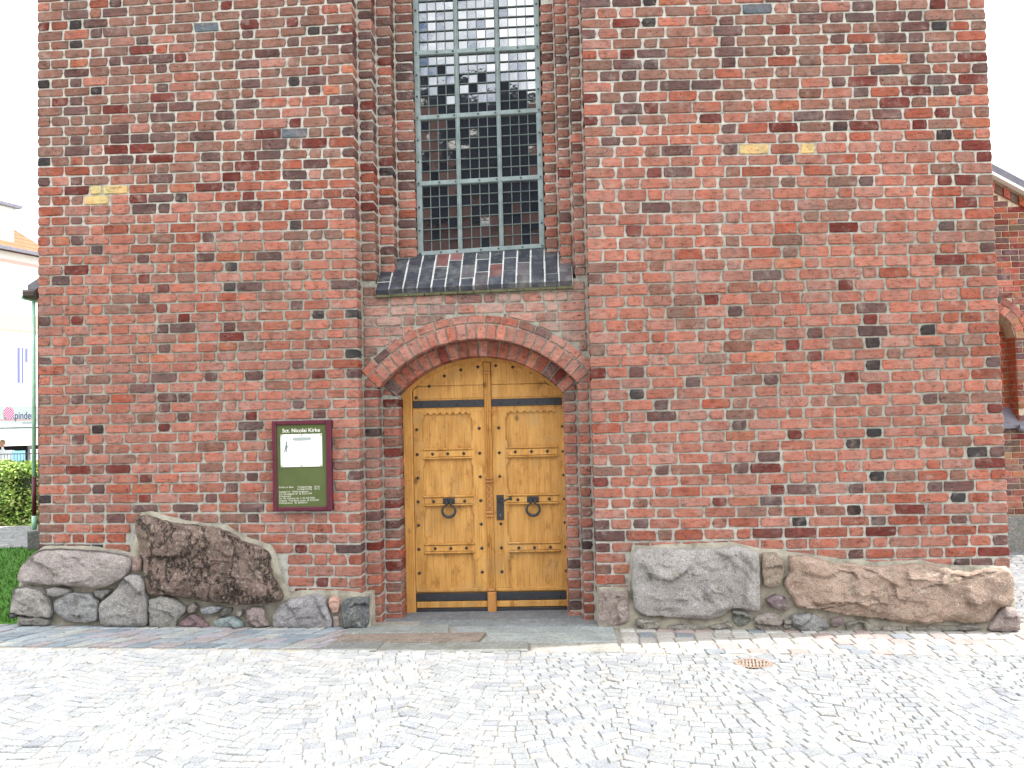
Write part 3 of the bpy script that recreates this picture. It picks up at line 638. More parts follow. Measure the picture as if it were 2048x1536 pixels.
def leaf(x0, x1, panx, label, hinge_left):
    lf = church
    d = MB(); d.prism(leafpoly(x0, x1, .0, 2.5), YD + .022, YD + .075, None, .003); leafo = oak(d, 'door_leaf', church); leafo['label'] = label
    # head board above the strap, two planks
    m = MB(); m.prism(headpoly(x0 + .002, x1 - .002, 2.045, 2.165), YD, YD + .022, None, .003); oak(m, 'plank', leafo)
    pts = headpoly(x0 + .002, x1 - .002, 2.169, 2.5)
    m = MB(); m.prism(pts, YD, YD + .022, None, .003); oak(m, 'plank', leafo)
    m = MB(); m.box(x0, x1, YD + .004, YD + .022, 1.945, 2.044, None, .002); oak(m, 'strap_rail', leafo)
    px0, px1 = panx
    # scalloped rail
    m = MB(); n = 8; xs = [lerp(px0 - .01, px1 + .005, i / n) for i in range(n + 1)]
    m.box(x0, x1, YD - .002, YD + .022, 1.915, 1.946, None, .002)
    pts = []
    for a, b in zip(xs, xs[1:]):
        for q in range(5): t = q / 5; pts.append((lerp(a, b, t), 1.914 - .022 * math.sin(PI * t)))
    pts.append((xs[-1], 1.914))
    m.prism(pts + [(xs[-1], 1.93), (xs[0], 1.93)], YD - .004, YD + .02)
    oak(m, 'scalloped_rail', leafo)
    rails = [(1.466, 1.569), (1.019, 1.118), (.566, .664)]
    # stiles with stopped notches
    for side in (0, 1):
        o_, i_ = (x0, px0) if side == 0 else (x1, px1); sg = 1 if side == 0 else -1
        zc = [1.915, 1.86, 1.845, 1.64, 1.625, 1.41, 1.395, 1.18, 1.165, .955, .94, .73, .715, .505, .49, .27, .255, .235]
        off = [0, 0, 1, 1, 0, 0, 1, 1, 0, 0, 1, 1, 0, 0, 1, 1, 0, 0]
        prof = [(i_ + sg * (.012 if k == 0 else -.004), z) for k, z in zip(off, zc)]
        if sg > 0: poly = [(o_, .235)] + prof[::-1] + [(o_, 1.915)]
        else: poly = [(o_, 1.915)] + prof + [(o_, .235)]
        m = MB(); m.prism(poly, YD, YD + .048, None, .0); oak(m, 'stile', leafo)
    for a, b in rails:
        m = MB(); m.box(px0 + .002, px1 - .002, YD - .004, YD + .048, a + .02, b - .022, None, .003); oak(m, 'rail', leafo)
        for za, zb in ((a, a + .017), (b - .019, b)):
            m = MB(); m.box(px0 - .006, px1 + .004, YD - .014, YD + .048, za, zb, None, .005); oak(m, 'moulding', leafo)
    zz = [.235, .566, .664, 1.019, 1.118, 1.466, 1.569, 1.9]
    for a, b in zip(zz[::2], zz[1::2]):                          # raised plank panels, a split or two between planks
        cut = lerp(px0, px1, R.choice((.42, .48, .55, .62)))
        zs_ = [lerp(a, b, t / 7) for t in range(8)]; wob = [R.uniform(-.006, .006) for _ in zs_]; wid = [max(.0006, R.uniform(-.002, .0048)) for _ in zs_]
        for side in (-1, 1):
            ed = [(cut + w_ + side * g2, z) for z, w_, g2 in zip(zs_, wob, wid)]
            poly = [(px0 - .006, a)] + ed + [(px0 - .006, b)] if side < 0 else [(px1 + .006, b)] + ed[::-1] + [(px1 + .006, a)]
            m = MB(); m.prism(poly, YD + .026, YD + .05); oak(m, 'panel', leafo, (.46, .235, .06))
    for a, b in ((.20, .233), (.052, .112)):
        m = MB(); m.box(x0, x1, YD - .004, YD + .024, a, b, None, .006); oak(m, 'bottom_rail', leafo)
    for a, b, yy in ((1.958, 2.028, YD - .006), (.118, .19, YD - .004), (-.012, .046, YD - .008)):
        m = MB(); m.box(x0 + .002, x1 - .002, yy, YD + .022, a, b, None, .003); m.build('iron_strap', M['iron'], leafo)
        for t in (.12, .37, .62, .87): link('rivet', rivme, leafo, (lerp(x0, x1, t), yy, (a + b) / 2 - .005))
    return leafo
ll = leaf(3.216, 3.905, (3.307, 3.782), 'left leaf of the oak door', True)
rl = leaf(3.972, 4.672, (4.106, 4.596), 'right leaf of the oak door, with lock plate and lever handle', False)
def stud(x, z, p, y=YD): link('stud', studme, p, (x, y, z), None, (0, R.uniform(-.12, .12), 0))
for x, z in [(3.243, 2.064), (3.373, 2.17), (3.521, 2.266), (3.681, 2.32), (3.844, 2.345)]: stud(x + .006, z - .004, ll)
for x, z in [(4.022, 2.353), (4.187, 2.335), (4.359, 2.281), (4.5, 2.19), (4.62, 2.09)]: stud(x, z - .004, rl)
ZS = [1.752, 1.514, 1.289, 1.063, .839, .611, .385]
for z in ZS:
    stud(3.25, z, ll); stud(3.851, z, ll)
    if z != 1.063: stud(4.038, z, rl)
    stud(4.648, z, rl)
for x, z in [(3.398, 1.513), (3.544, 1.513), (3.698, 1.512), (3.4, 1.06), (3.698, 1.059), (3.406, .612), (3.556, .612), (3.704, .613)]: stud(x, z + .002, ll, YD - .004)
for x, z in [(4.191, 1.517), (4.346, 1.517), (4.496, 1.518), (4.205, 1.062), (4.504, 1.063), (4.204, .606), (4.353, .606), (4.504, .608)]: stud(x, z + .002, rl, YD - .004)
# ring pulls
for cx, p in ((3.546, ll), (4.349, rl)):
    m = MB(); m.box(cx - .056, cx + .056, YD - .016, YD - .004, 1.038, 1.092, None, .004)
    for s in (-1, 1): m.tube([(cx + s * .02, YD - .016, 1.068), (cx + s * .02, YD - .034, 1.064), (cx + s * .018, YD - .036, 1.04)], .012, 8)
    pl = m.build('pull_plate', M['iron'], p)
    m = MB(); pts = []
    for i in range(25):
        a = math.radians(90 + 17 + (360 - 34) * i / 24); pts.append((cx + math.cos(a) * .062, YD - .032, .972 + math.sin(a) * .058))
    m.tube(pts, [.008 + .006 * math.sin(PI * i / 24) for i in range(25)], 8)
    m.tube([(cx - .018, YD - .036, 1.05), pts[0]], [.007, .008], 6); m.tube([(cx + .018, YD - .036, 1.05), pts[-1]], [.007, .008], 6)
    m.build('pull_ring', M['iron'], p, True)
m = MB(); m.box(4.003, 4.07, YD - .012, YD, .876, 1.112, None, .004); lk = m.build('lock_plate', M['iron'], rl)
m = MB(); m.tube([(4.035, YD - .012, 1.058), (4.035, YD - .05, 1.058), (4.06, YD - .055, 1.052), (4.1, YD - .055, 1.07), (4.13, YD - .055, 1.079)], [.013, .011, .009, .009, .008], 8); m.tube([(4.122, YD - .055, 1.078), (4.13, YD - .055, 1.08), (4.148, YD - .055, 1.081), (4.155, YD - .055, 1.081)], [.006, .018, .018, .006], 8)
m.build('lever', M['iron'], rl, True)
m = MB(); m.box(4.031, 4.039, YD - .0145, YD - .012, .912, .93, None, .001); m.build('keyhole_cover', m_flat('pewter', (.3, .3, .28), .4, .6), rl)
# carved cover strip at the meeting stile
m = MB()
m.box(3.905, 3.97, YD - .018, YD + .02, .2, dtop(3.93) - .03, None, .004)
for x in (3.912, 3.929, 3.946): m.box(x, x + .012, YD - .03, YD - .018, .24, .90, None, .005); m.box(x, x + .012, YD - .03, YD - .018, 1.28, dtop(3.93) - .12, None, .005)
strip = oak(m, 'cover_strip', ll, (.46, .235, .06))
for a, b in ((1.262, 1.285), (1.232, 1.252), (.940, .962), (.906, .924), (2.27, 2.295), (.205, .235)):
    m = MB(); m.box(3.9, 3.972, YD - .042, YD - .018, a, b, None, .006); oak(m, 'carved_band', ll, (.38, .17, .055))
m = MB(); m.box(3.908, 3.968, YD - .024, YD - .018, .965, 1.228); oak(m, 'carved_field', ll, (.33, .15, .04))
for k in range(4):                                                # crossed carving
    z = .985 + k * .058
    for s in (-1, 1): m = MB(); m.tube([(3.937 - s * .026, YD - .025, z), (3.937 + s * .026, YD - .025, z + .058)], .006, 5); oak(m, 'carved_cross', ll, (.40, .20, .05))
m = MB(); m.box(3.898, 3.982, YD - .045, YD - .01, -.012, .2, None, .008); oak(m, 'strip_foot', ll, (.40, .185, .05))

# ---- field stones of the footing
def resample(poly, n):
    L = [0]; P = poly + [poly[0]]
    for a, b in zip(P, P[1:]): L.append(L[-1] + math.dist(a, b))
    out = []; k = 0
    for i in range(n):
        t = L[-1] * i / n
        while L[k + 1] < t: k += 1
        f = (t - L[k]) / (L[k + 1] - L[k] or 1); out.append((lerp(P[k][0], P[k + 1][0], f), lerp(P[k][1], P[k + 1][1], f)))
    return out
def smooth(p, k=1):
    for _ in range(k):
        n = len(p); p = [((p[i - 1][0] + 2 * p[i][0] + p[(i + 1) % n][0]) / 4, (p[i - 1][1] + 2 * p[i][1] + p[(i + 1) % n][1]) / 4) for i in range(n)]
    return p
def stone(poly, yf, bulge, mat, col, n=24, rings=4, rough=.01, name='field_stone', label=None, craggy=.0055, ctr=None, lean=0):
    if sum(a[0] * b[1] - b[0] * a[1] for a, b in zip(poly, poly[1:] + poly[:1])) < 0: poly = poly[::-1]
    n = int(n * 1.3); rings = int(rings * 2.2) + 2
    P = smooth(resample(poly, n), 1 if n > 50 else 0); cx = sum(p[0] for p in P) / n; cz = sum(p[1] for p in P) / n
    if ctr: cx, cz = ctr
    P = [(cx + (x - cx) * 1.0 + R.uniform(-.4, .4) * rough, z + R.uniform(-.4, .4) * rough) for x, z in P]
    mb = MB(); vs = [(x, yf + .22 + bulge, z) for x, z in P] + [(x, yf + bulge * .95, z) for x, z in P]
    ss = [.985, .95, .88] + [.88 * (1 - (i / (rings + 1))) for i in range(1, rings + 1)]
    zmin, zmax = min(p[1] for p in P), max(p[1] for p in P)
    bulge *= .62; yf = yf * .55 - .055
    def disp(x, z, s):
        q = Vector((x * 2.2, z * 3.0, cx * 3)); d = (noise.fractal(q, .9, 2.1, 4) * .5) * rough * 3
        if craggy:
            d += (noise.ridged_multi_fractal(Vector((x * 3.4, z * 3.0, 4.2)), .8, 2.2, 5, 1., 2.) - 1.2) * craggy * .28
            for fr, k_ in ((3.6, .075), (9.5, .06)):                  # chipped facets
                q2 = Vector((x * fr + .35 * noise.noise(Vector((x * 5, z * 5, 2))), z * fr * 1.25, cx * 1.7)); ds, pts = noise.voronoi(q2)
                c0 = pts[0]; a1 = noise.cell(c0 * 7.13) - .5; a2 = noise.cell(c0 * 5.7 + Vector((9, 3, 1))) - .5
                d += (a1 * (q2.x - c0.x) + a2 * (q2.y - c0.y)) / fr * k_ * 2.2 * min(craggy / .008, 1.6)
        return d * clamp((1 - s) * 7)
    for s in ss:
        for x, z in P:
            xx, zz = cx + (x - cx) * s, cz + (z - cz) * s
            dome = (1 - s ** 5)
            vs.append((xx, yf + bulge * (1 - dome) * .6 - disp(xx, zz, s) + lean * (zz - zmin), zz))
    vs.append((cx, yf - disp(cx, cz, 0) + lean * (cz - zmin), cz))
    fs = []; K = len(ss) + 2
    for k in range(K - 1):
        for i in range(n): j = (i + 1) % n; fs.append((k * n + i, k * n + j, (k + 1) * n + j, (k + 1) * n + i))
    for i in range(n): fs.append(((K - 1) * n + i, (K - 1) * n + (i + 1) % n, K * n))
    mb.add([(x - cx, y, z - cz) for x, y, z in vs], fs)
    o = mb.build(name, mat, church, True); o.location = (cx, 0, cz); o.color = (*[v * 1.15 for v in col], 1)
    if label: o['label'] = label
    return o
GR, PK, DK, BL = (.27, .255, .235), (.27, .19, .17), (.09, .095, .10), (.19, .23, .23)
SG = M['stone']
stone(STL['S1'], -.22, .13, M['slab'], (.27, .235, .22), 56, 6, .012, label='long pale grey boulder at the left corner', lean=.16)
stone(STL['S3'], -.19, .08, M['cracked'], (.155, .108, .088), 110, 12, .015, label='tall dark brown slab with black cracks', craggy=.0055, ctr=(1.42, .62))
stone(STL['S4'], -.2, .07, SG, GR, 34, 4, .012, lean=.1)
stone(STL['S2'], -.12, .04, SG, (.2, .14, .12), 16, 2)
stone(STL['S5'], -.15, .04, SG, (.2, .19, .18), 16, 2)
stone(STL['S6'], -.19, .07, SG, (.2, .2, .2), 34, 4, .01)
stone(STL['S7'], -.14, .03, SG, (.15, .145, .135), 14, 2)
stone(STL['S8'], -.19, .06, SG, (.235, .225, .215), 40, 5, .014)
stone(STL['S9'], -.17, .05, SG, (.22, .21, .195), 34, 4, .014)
stone(STL['S10'], -.12, .03, SG, (.2, .17, .15), 14, 2)
stone(STL['S11'], -.14, .05, SG, (.17, .11, .12), 20, 2)
stone(STL['S12'], -.13, .03, SG, (.2, .21, .21), 16, 2)
stone(STL['S13'], -.12, .03, SG, (.09, .085, .08), 14, 2)
stone(STL['S14'], -.14, .05, SG, BL, 20, 2)
stone(STL['S15'], -.11, .02, SG, (.2, .17, .16), 10, 2)
stone(STL['S16'], -.14, .05, SG, (.2, .16, .15), 20, 2)
stone(STL['S17'], -.16, .07, SG, (.225, .215, .22), 44, 5, .012)
stone(STL['S18'], -.12, .04, SG, (.42, .25, .2), 18, 2)
stone(STL['S19'], -.11, .03, SG, (.22, .18, .16), 14, 2)
stone(STL['S20'], -.12, .05, M['slab'], DK, 30, 4, .01, label='squared black granite block by the left door jamb')
stone([(-.31, .2), (-.27, .215), (-.25, .18), (-.29, .16)], -.2, .03, SG, (.05, .05, .06), 10, 2)
stone([(-.25, .16), (-.05, .165), (.03, .14), (.02, .09), (-.24, .1)], -.16, .04, SG, (.19, .18, .16), 18, 2)
stone(STR['R1'], -.09, .05, SG, (.24, .19, .17), 28, 3)
stone(STR['R2'], -.16, .07, M['slab'], (.26, .245, .235), 70, 8, .012, label='large flat grey granite block right of the door', craggy=.006)
stone(STR['R3'], -.14, .06, SG, (.23, .18, .14), 24, 3)
stone(STR['R4'], -.13, .05, SG, (.15, .11, .12), 20, 3)
stone(STR['R5'], -.13, .05, SG, (.14, .145, .13), 20, 3)
stone(STR['R6'], -.16, .06, SG, (.22, .19, .17), 24, 3)
stone(STR['R7'], -.15, .06, SG, (.19, .19, .19), 28, 3, .014)
stone(STR['R8'], -.13, .04, SG, (.2, .15, .15), 14, 2)
stone(STR['R9'], -.22, .15, M['boulder'], (.285, .205, .16), 120, 10, .02, label='very long reddish boulder at the right corner', ctr=(7.45, .26), craggy=.0065)
stone(STR['R10'], -.22, .08, SG, (.24, .19, .18), 26, 3)
for k in ('R11', 'R12', 'R13', 'R14', 'R15', 'R16', 'R17'): stone(STR[k], -.12, .03, SG, (.19, .175, .15), 18, 2)
def bed(tbl, x0, x1, yf):
    m = MB(); nx = int((x1 - x0) / .045); xs = [lerp(x0, x1, i / nx) for i in range(nx + 1)]; K = 9; vs = []; fs = []
    for x in xs:
        t = interp(tbl, x) + noise.noise(Vector((x * 9, 3, 1))) * .012
        for k in range(K + 1):
            z = lerp(-.25, t, k / K); y = yf - noise.noise(Vector((x * 8, z * 8, 5))) * .014 - .045 * (1 - sstep(-.1, .22, z))
            if k == K: y += .02
            vs.append((x, y, z))
        vs.append((x, .2, t - .004))
    for i in range(nx):
        for k in range(K + 1):
            a = i * (K + 2) + k; fs.append((a, a + K + 2, a + K + 3, a + 1))
    n = len(vs)
    for e_ in (0, nx):
        q = [e_ * (K + 2) + k for k in range(K + 2)]; b0 = vs[q[0]]; vs.append((b0[0], .2, b0[2])); f = q + [len(vs) - 1]; fs.append(tuple(f if e_ == 0 else f[::-1]))
    m.add(vs, fs); return m.build('mortar_bed', M['bed'], church, True)
bed(BEDL, -.29, 2.905, -.055); bed(BEDR, 4.91, 8.475, -.055)

# ---- notice board on the wall
nb = tag(empty('notice_board', (2.31, 0, 1.05)), 'maroon framed green notice board with a white paper, on the brick wall', 'notice board')
bx0, bx1, bz0, bz1 = -.262, .268, .005, .812
def nbx(mb, name, mat, p=nb): return mb.build(name, mat, p)
tl = .010
for nm, (a, b, c_, d_) in dict(l=(bx0, bx0 + .036, bz0, bz1), r=(bx1 - .046, bx1, bz0, bz1)).items():
    m = MB(); m.box(a, b, -.068, .012, c_, d_, None, .006); nbx(m, 'frame_side', M['maroon'])
for c_, d_ in ((bz0, bz0 + .037), (bz1 - .037, bz1)):
    m = MB(); m.box(bx0 + .037, bx1 - .047, -.066, .012, c_, d_, None, .006); nbx(m, 'frame_side', M['maroon'])
m = MB(); m.box(bx0 + .034, bx1 - .044, -.046, .008, bz0 + .034, bz1 - .034); nbx(m, 'board', M['green'])
m = MB(); n = 6
pz0, pz1 = .398, .688
for i in range(n):
    x0, x1 = lerp(-.19, .185, i / n), lerp(-.19, .185, (i + 1) / n)
    y0, y1 = -.052 - .004 * math.sin(i * 1.7), -.052 - .004 * math.sin((i + 1) * 1.7)
    m.add([(x0, y0, pz0), (x1, y1, pz0 + .003), (x1, y1, pz1 + .004), (x0, y0, pz1 + .001), (x0, y0 + .0015, pz0), (x1, y1 + .0015, pz0), (x1, y1 + .0015, pz1), (x0, y0 + .0015, pz1)], [(0, 1, 2, 3), (7, 6, 5, 4), (3, 2, 6, 7), (0, 4, 5, 1)])
pp = nbx(m, 'paper', M['paper'])
m = MB(); m.box(-.075, .085, -.0585, -.0575, .637, .66); nbx(m, 'heading', m_flat('pale_heading', (.3, .34, .33)), pp)
m = MB()
for z, a, b in ((.575, -.04, -.02), (.575, .03, .085), (.538, -.04, -.02), (.533, .03, .04), (.5, -.04, -.02), (.5, .03, .08), (.468, -.06, .09)):
    m.box(a, b, -.0583, -.0575, z, z + .006)
nbx(m, 'print', m_flat('faint_ink', (.5, .55, .52)), pp)
m = MB()                                                             # little drawn walking figure
m.prism([(-.142, .598), (-.128, .598), (-.128, .625), (-.134, .632), (-.14, .624)], -.059, -.0578); m.prism([(-.15, .565), (-.128, .57), (-.13, .6), (-.142, .598)], -.059, -.0578)
m.prism([(-.158, .53), (-.152, .53), (-.136, .568), (-.146, .568)], -.059, -.0578); m.prism([(-.138, .53), (-.132, .53), (-.130, .57), (-.138, .57)], -.059, -.0578); m.prism([(-.13, .585), (-.116, .57), (-.114, .574), (-.13, .592)], -.059, -.0578)
nbx(m, 'drawn_figure', M['ink'], pp)
pinm = MB(); pinm.tube([(0, 0, 0), (0, -.005, 0)], .0085, 8); pinme = pinm.mesh('drawing_pin', m_flat('brass_pin', (.45, .42, .25), .4, .3))
for x in (-.18, 0, .175):
    for z in (pz0 + .01, pz1 - .008): link('drawing_pin', pinme, nb, (x, -.057, z))
def text(s, x, z, size, mat, parent, y, name='lettering', align='LEFT', bold=0, sx=1, ext=.0008, rz=None):
    cu = bpy.data.curves.new(name, 'FONT'); cu.body = s; cu.size = size; cu.align_x = align; cu.extrude = ext; cu.offset = bold
    cu.materials.append(mat); t_ = bpy.data.objects.new(name, cu); COL.objects.link(t_); bpy.context.view_layer.update()
    me = bpy.data.meshes.new_from_object(t_); bpy.data.objects.remove(t_); o = bpy.data.objects.new(name, me); COL.objects.link(o); o.parent = parent; o.location = (x, y, z); o.rotation_euler = (PI / 2, 0, 0); o.scale = (sx, 1, 1); return o
text('Sct. Nicolai Kirke', -.003, .708, .047, M['white'], nb, -.048, align='CENTER', bold=.0004, sx=1.03)
lines = [('Kirken er åben', -.212, .224), ('Tirsdag-Fredag   10-16', -.045, .224), ('Lørdag-Søndag   10-12', -.045, .205), ('Sognepræst   Mette Jørgensen', -.212, .184), ('Sct. Nicolaigade 36  tlf. 62211299', -.212, .164), ('Kirkekontor', -.212, .144), ('Sct. Nic. Kirkestræde  3  tlf. 62210952', -.212, .124), ('Organist  Tove Bjørn Larsen  tlf. 62222201', -.212, .104), ('Kirketjeneren   tlf. 20496101', -.212, .084)]
tx_ = m_flat('faded_letter', (.42, .43, .33))
for s, x, z in lines: text(s, x, z - .012, .0225, tx_, nb, -.048, bold=.0005, sx=.98 if len(s) < 36 else .93)

# ---- the ground
def gpt(x, y, h=0): return (x, y, gz(x) + h)
g_ = MB(); xs = [-150, -60, -20, -8, -3, 0, 2, 4.2, 6, 8, 10, 12, 20, 60, 150]; ys = [-150, -40, -12, -6, 0, 5, 12, 40, 150]
vs = [gpt(x, y, -.075) for y in ys for x in xs]; nx = len(xs)
g_.add(vs, [(j * nx + i, j * nx + i + 1, (j + 1) * nx + i + 1, (j + 1) * nx + i) for j in range(len(ys) - 1) for i in range(nx - 1)])
tag(g_.build('ground', M['sand']), kind='structure')
bedm = MB()
xs = [-9, -3, 0, 2, 4.2, 6, 8, 10, 12, 16]; ys = [-9.5, -5, -1, 2, 5, 8.3]; nx = len(xs)
bedm.add([gpt(x, y, -.007) for y in ys for x in xs], [(j * nx + i, j * nx + i + 1, (j + 1) * nx + i + 1, (j + 1) * nx + i) for j in range(len(ys) - 1) for i in range(nx - 1)])
square = tag(bedm.build('square_paving', M['sand']), kind='structure')
SETT = [((.203, .211, .213), 6), ((.188, .196, .20), 4), ((.214, .211, .206), 3), ((.168, .176, .188), 1.2), ((.25, .255, .255), 2)]
def scol(pal):
    c = pick(pal); s = R.uniform(.99, 1.13); return tuple(v * s for v in c)
def sett_geo(q, h=.0, r=None):
    """sett from four ground corners (ccw): split top with worn edges"""
    cx = sum(p[0] for p in q) / 4; cy = sum(p[1] for p in q) / 4; out = []
    tilt = (R.uniform(-.02, .02), R.uniform(-.02, .02)); hh = R.uniform(-.002, .002) + h
    def P(x, y, z): return (x - cx, y - cy, z + tilt[0] * (x - cx) + tilt[1] * (y - cy))
    a = [P(lerp(p[0], cx, .13), lerp(p[1], cy, .13), hh + .003) for p in q]
    b = [P(lerp(p[0], cx, .02), lerp(p[1], cy, .02), hh - .003) for p in q]
    c = [P(p[0], p[1], -.03) for p in q]
    vs = a + b + c; fs = [(0, 1, 2, 3)]
    for i in range(4): j = (i + 1) % 4; fs += [(i, 4 + i, 4 + j, j), (4 + i, 8 + i, 8 + j, 4 + j)]
    return (cx, cy), vs, fs
SET = []     # (rank, centre, verts, faces, colour)
def add_sett(q, pal, h=0, store=SET):
    (cx, cy), vs, fs = sett_geo(q, h); x, y, a = proj((cx, cy, 0))
    area = abs(sum(q[i][0] * q[(i + 1) % 4][1] - q[(i + 1) % 4][0] * q[i][1] for i in range(4))) / 2
    rank = area / a ** 3 if in_frame((cx, cy, gz(cx)), -6) and a > 0 else 0
    store.append((rank, cx, cy, vs, fs, scol(pal)))
W_, SR_ = 1.3, .092
def arc(x):                                                          # smiling arcs of segmental paving
    t = abs(x) / (W_ / 2); return .30 * t * t
def blocked(x, y):
    if y > -.93 and -4 < x < 8.75 and y < 5.2: return True           # the strips in front of the church, and the church
    if x < -.35 and y > -.2 + .0: return not (5.25 < y < 8.35)       # lawn, then the path
    if x > 8.75 and y > 5.0: return True
    if math.hypot(x - 6.01, (y + 1.245)) < .15: return True
    return False
def seam(c, j): return random.Random(c * 9973 + j * 31 + 5).uniform(-.075, .075)
def wrap(x): return (x + W_ / 2) % W_ - W_ / 2
for c in range(-8, 9):
    xc = c * W_ + .35
    for j in range(-96, 100):
        x = -W_ / 2 + seam(c, j); xe = W_ / 2 + seam(c + 1, j)
        while x < xe - .02:
            wd = R.uniform(.085, .13); x1 = min(x + wd, xe)
            if xe - x1 < .045: x1 = xe
            g1 = .0022
            def pt(xx, row): return (xc + xx, (j + row) * SR_ + arc(wrap(xx)) + .012 * math.sin(xx * 9 + j * .7 + c) + .006 * noise.noise(Vector((xx * 11, j + row, c))))
            shf = lambda xx: -.5 * (wrap(xx) / (W_ / 2)) * SR_ * (1 - abs(wrap(xx) / (W_ / 2)) ** 3)
            q = [(pt(x + g1, 0)[0], pt(x + g1, 0)[1] + g1), (pt(x1 - g1, 0)[0], pt(x1 - g1, 0)[1] + g1), (pt(x1 - g1, 1)[0] + shf(x1), pt(x1 - g1, 1)[1] - g1), (pt(x + g1, 1)[0] + shf(x), pt(x + g1, 1)[1] - g1)]
            q = [(a + R.uniform(-.004, .004), b + R.uniform(-.004, .004)) for a, b in q]
            cx, cy = (q[0][0] + q[2][0]) / 2, (q[0][1] + q[2][1]) / 2
            if not blocked(cx, cy) and -8.2 < cy < 8.3:
                px_, py_, a_ = proj((cx, cy, 0))
                if a_ > 0 and -330 < px_ < 1350: add_sett(q, SETT)
            x = x1
SET.sort(key=lambda t: -t[0]); restm = MB()
for i, (rk, cx, cy, vs, fs, col) in enumerate(SET):
    z = gz(cx)
    if i < 300:
        m = MB(); m.add(vs, fs, None); o = m.build('sett', M['sett'], square); o.location = (cx, cy, z); o.color = (*col, 1)
    else: restm.add([(cx + x, cy + y, z + k) for x, y, k in vs], fs, col)
tag(restm.build('setts', M['sett'], square), kind='stuff')

# strips of larger paving along the tower foot
bm_ = MB(); bm_.add([gpt(x, y, -.012) for y in (-.955, .1) for x in (-2.4, 0, 2.7, 4.2, 6, 8.75)], [(i, i + 1, i + 7, i + 6) for i in range(5)])
strip_ = tag(bm_.build('pavement', m_simple('dark_joint_sand', (.085, .08, .068), .97, .4, 30, .8, .01, spec=.05)), kind='structure')
def strip_sett(q, pal):
    (cx, cy), vs, fs = sett_geo(q); m = MB(); m.add(vs, fs); o = m.build('sett', M['sett'], strip_); o.location = (cx, cy, gz(cx) + .002); o.color = (*scol(pal), 1)
PALL = [((.23, .255, .27), 5), ((.25, .225, .225), 1.5), ((.17, .20, .225), 2.4), ((.29, .30, .285), 2), ((.25, .235, .255), 1.6)]
for j in range(5):
    y0 = -.86 + j * .165; x = -1.9 + R.uniform(0, .1)
    while x < 2.60 - .0 * j:
        wd = R.uniform(.13, .22); x1 = min(x + wd, 2.66); s = .07; dip = .05 * math.sin((x) * 1.7)
        if x1 - x > .05 and not (x < -.35 and y0 > .3):
            q = [(x + .008, y0 + .006), (x1 - .008, y0 + .006), (x1 + s - .008, y0 + .154), (x + s + .008, y0 + .154)]
            q = [(a + R.uniform(-.01, .01), b + R.uniform(-.01, .01) + dip * 0) for a, b in q]; strip_sett(q, PALL)
        x = x1
PALR = [((.29, .275, .25), 5), ((.26, .21, .195), 2), ((.17, .185, .2), 1), ((.33, .32, .295), 4)]
for j in range(5):
    ya = -.93 + [0, .15, .33, .53, .72][j]; yb_ = -.93 + [.145, .32, .52, .71, .9][j]; x = 5.06 + R.uniform(0, .03)
    while x < 8.62:
        wd = R.uniform(.135, .18); x1 = x + wd
        q = [(x + .005, ya + .004), (x1 - .005, ya + .004), (x1 - .005, yb_ - .005), (x + .005, yb_ - .005)]
        q = [(a + R.uniform(-.008, .008), b + R.uniform(-.008, .008)) for a, b in q]; strip_sett(q, PALR); x = x1
def slab(poly, h, col, name='stone_slab'):
    cx = sum(p[0] for p in poly) / len(poly); cy = sum(p[1] for p in poly) / len(poly); m = MB(); n = len(poly)
    t = [(lerp(x, cx, .006 / max(abs(x - cx), .05)) - cx, lerp(y, cy, .006 / max(abs(y - cy), .05)) - cy, h + .0) for x, y in poly]
    e_ = [(x - cx, y - cy, h - .008) for x, y in poly]; b = [(x - cx, y - cy, -.06) for x, y in poly]
    m.add(t + e_ + b, [tuple(range(n))] + [f for i in range(n) for f in ((i, n + i, n + (i + 1) % n, (i + 1) % n), (n + i, 2 * n + i, 2 * n + (i + 1) % n, n + (i + 1) % n))])
    o = m.build(name, M['slab'], strip_); o.location = (cx, cy, gz(cx)); o.color = (*col, 1); return o
slab([(2.835, .0), (4.955, -.02), (4.955, .2), (2.835, .2)], .004, (.2, .22, .23))
slab([(2.98, .2), (4.79, .2), (4.79, .7), (2.98, .7)], .012, (.17, .185, .2))
slab([(2.70, -.30), (3.62, -.30), (3.60, -.01), (2.72, -.0)], .008, (.25, .27, .26)); slab([(3.635, -.29), (5.04, -.31), (5.04, -.03), (3.62, -.01)], .006, (.28, .31, .31))
slab([(2.66, -.62), (3.90, -.625), (3.95, -.315), (2.70, -.31)], .006, (.25, .2, .165)); slab([(3.915, -.625), (5.04, -.64), (5.04, -.325), (3.965, -.315)], .01, (.31, .34, .33))
slab([(2.60, -.94), (3.12, -.94), (3.13, -.64), (2.62, -.635)], .004, (.2, .21, .2)); slab([(3.135, -.94), (4.32, -.945), (4.32, -.64), (3.14, -.64)], .006, (.24, .25, .23)); slab([(4.335, -.945), (5.04, -.95), (5.04, -.655), (4.335, -.64)], .008, (.32, .31, .28))

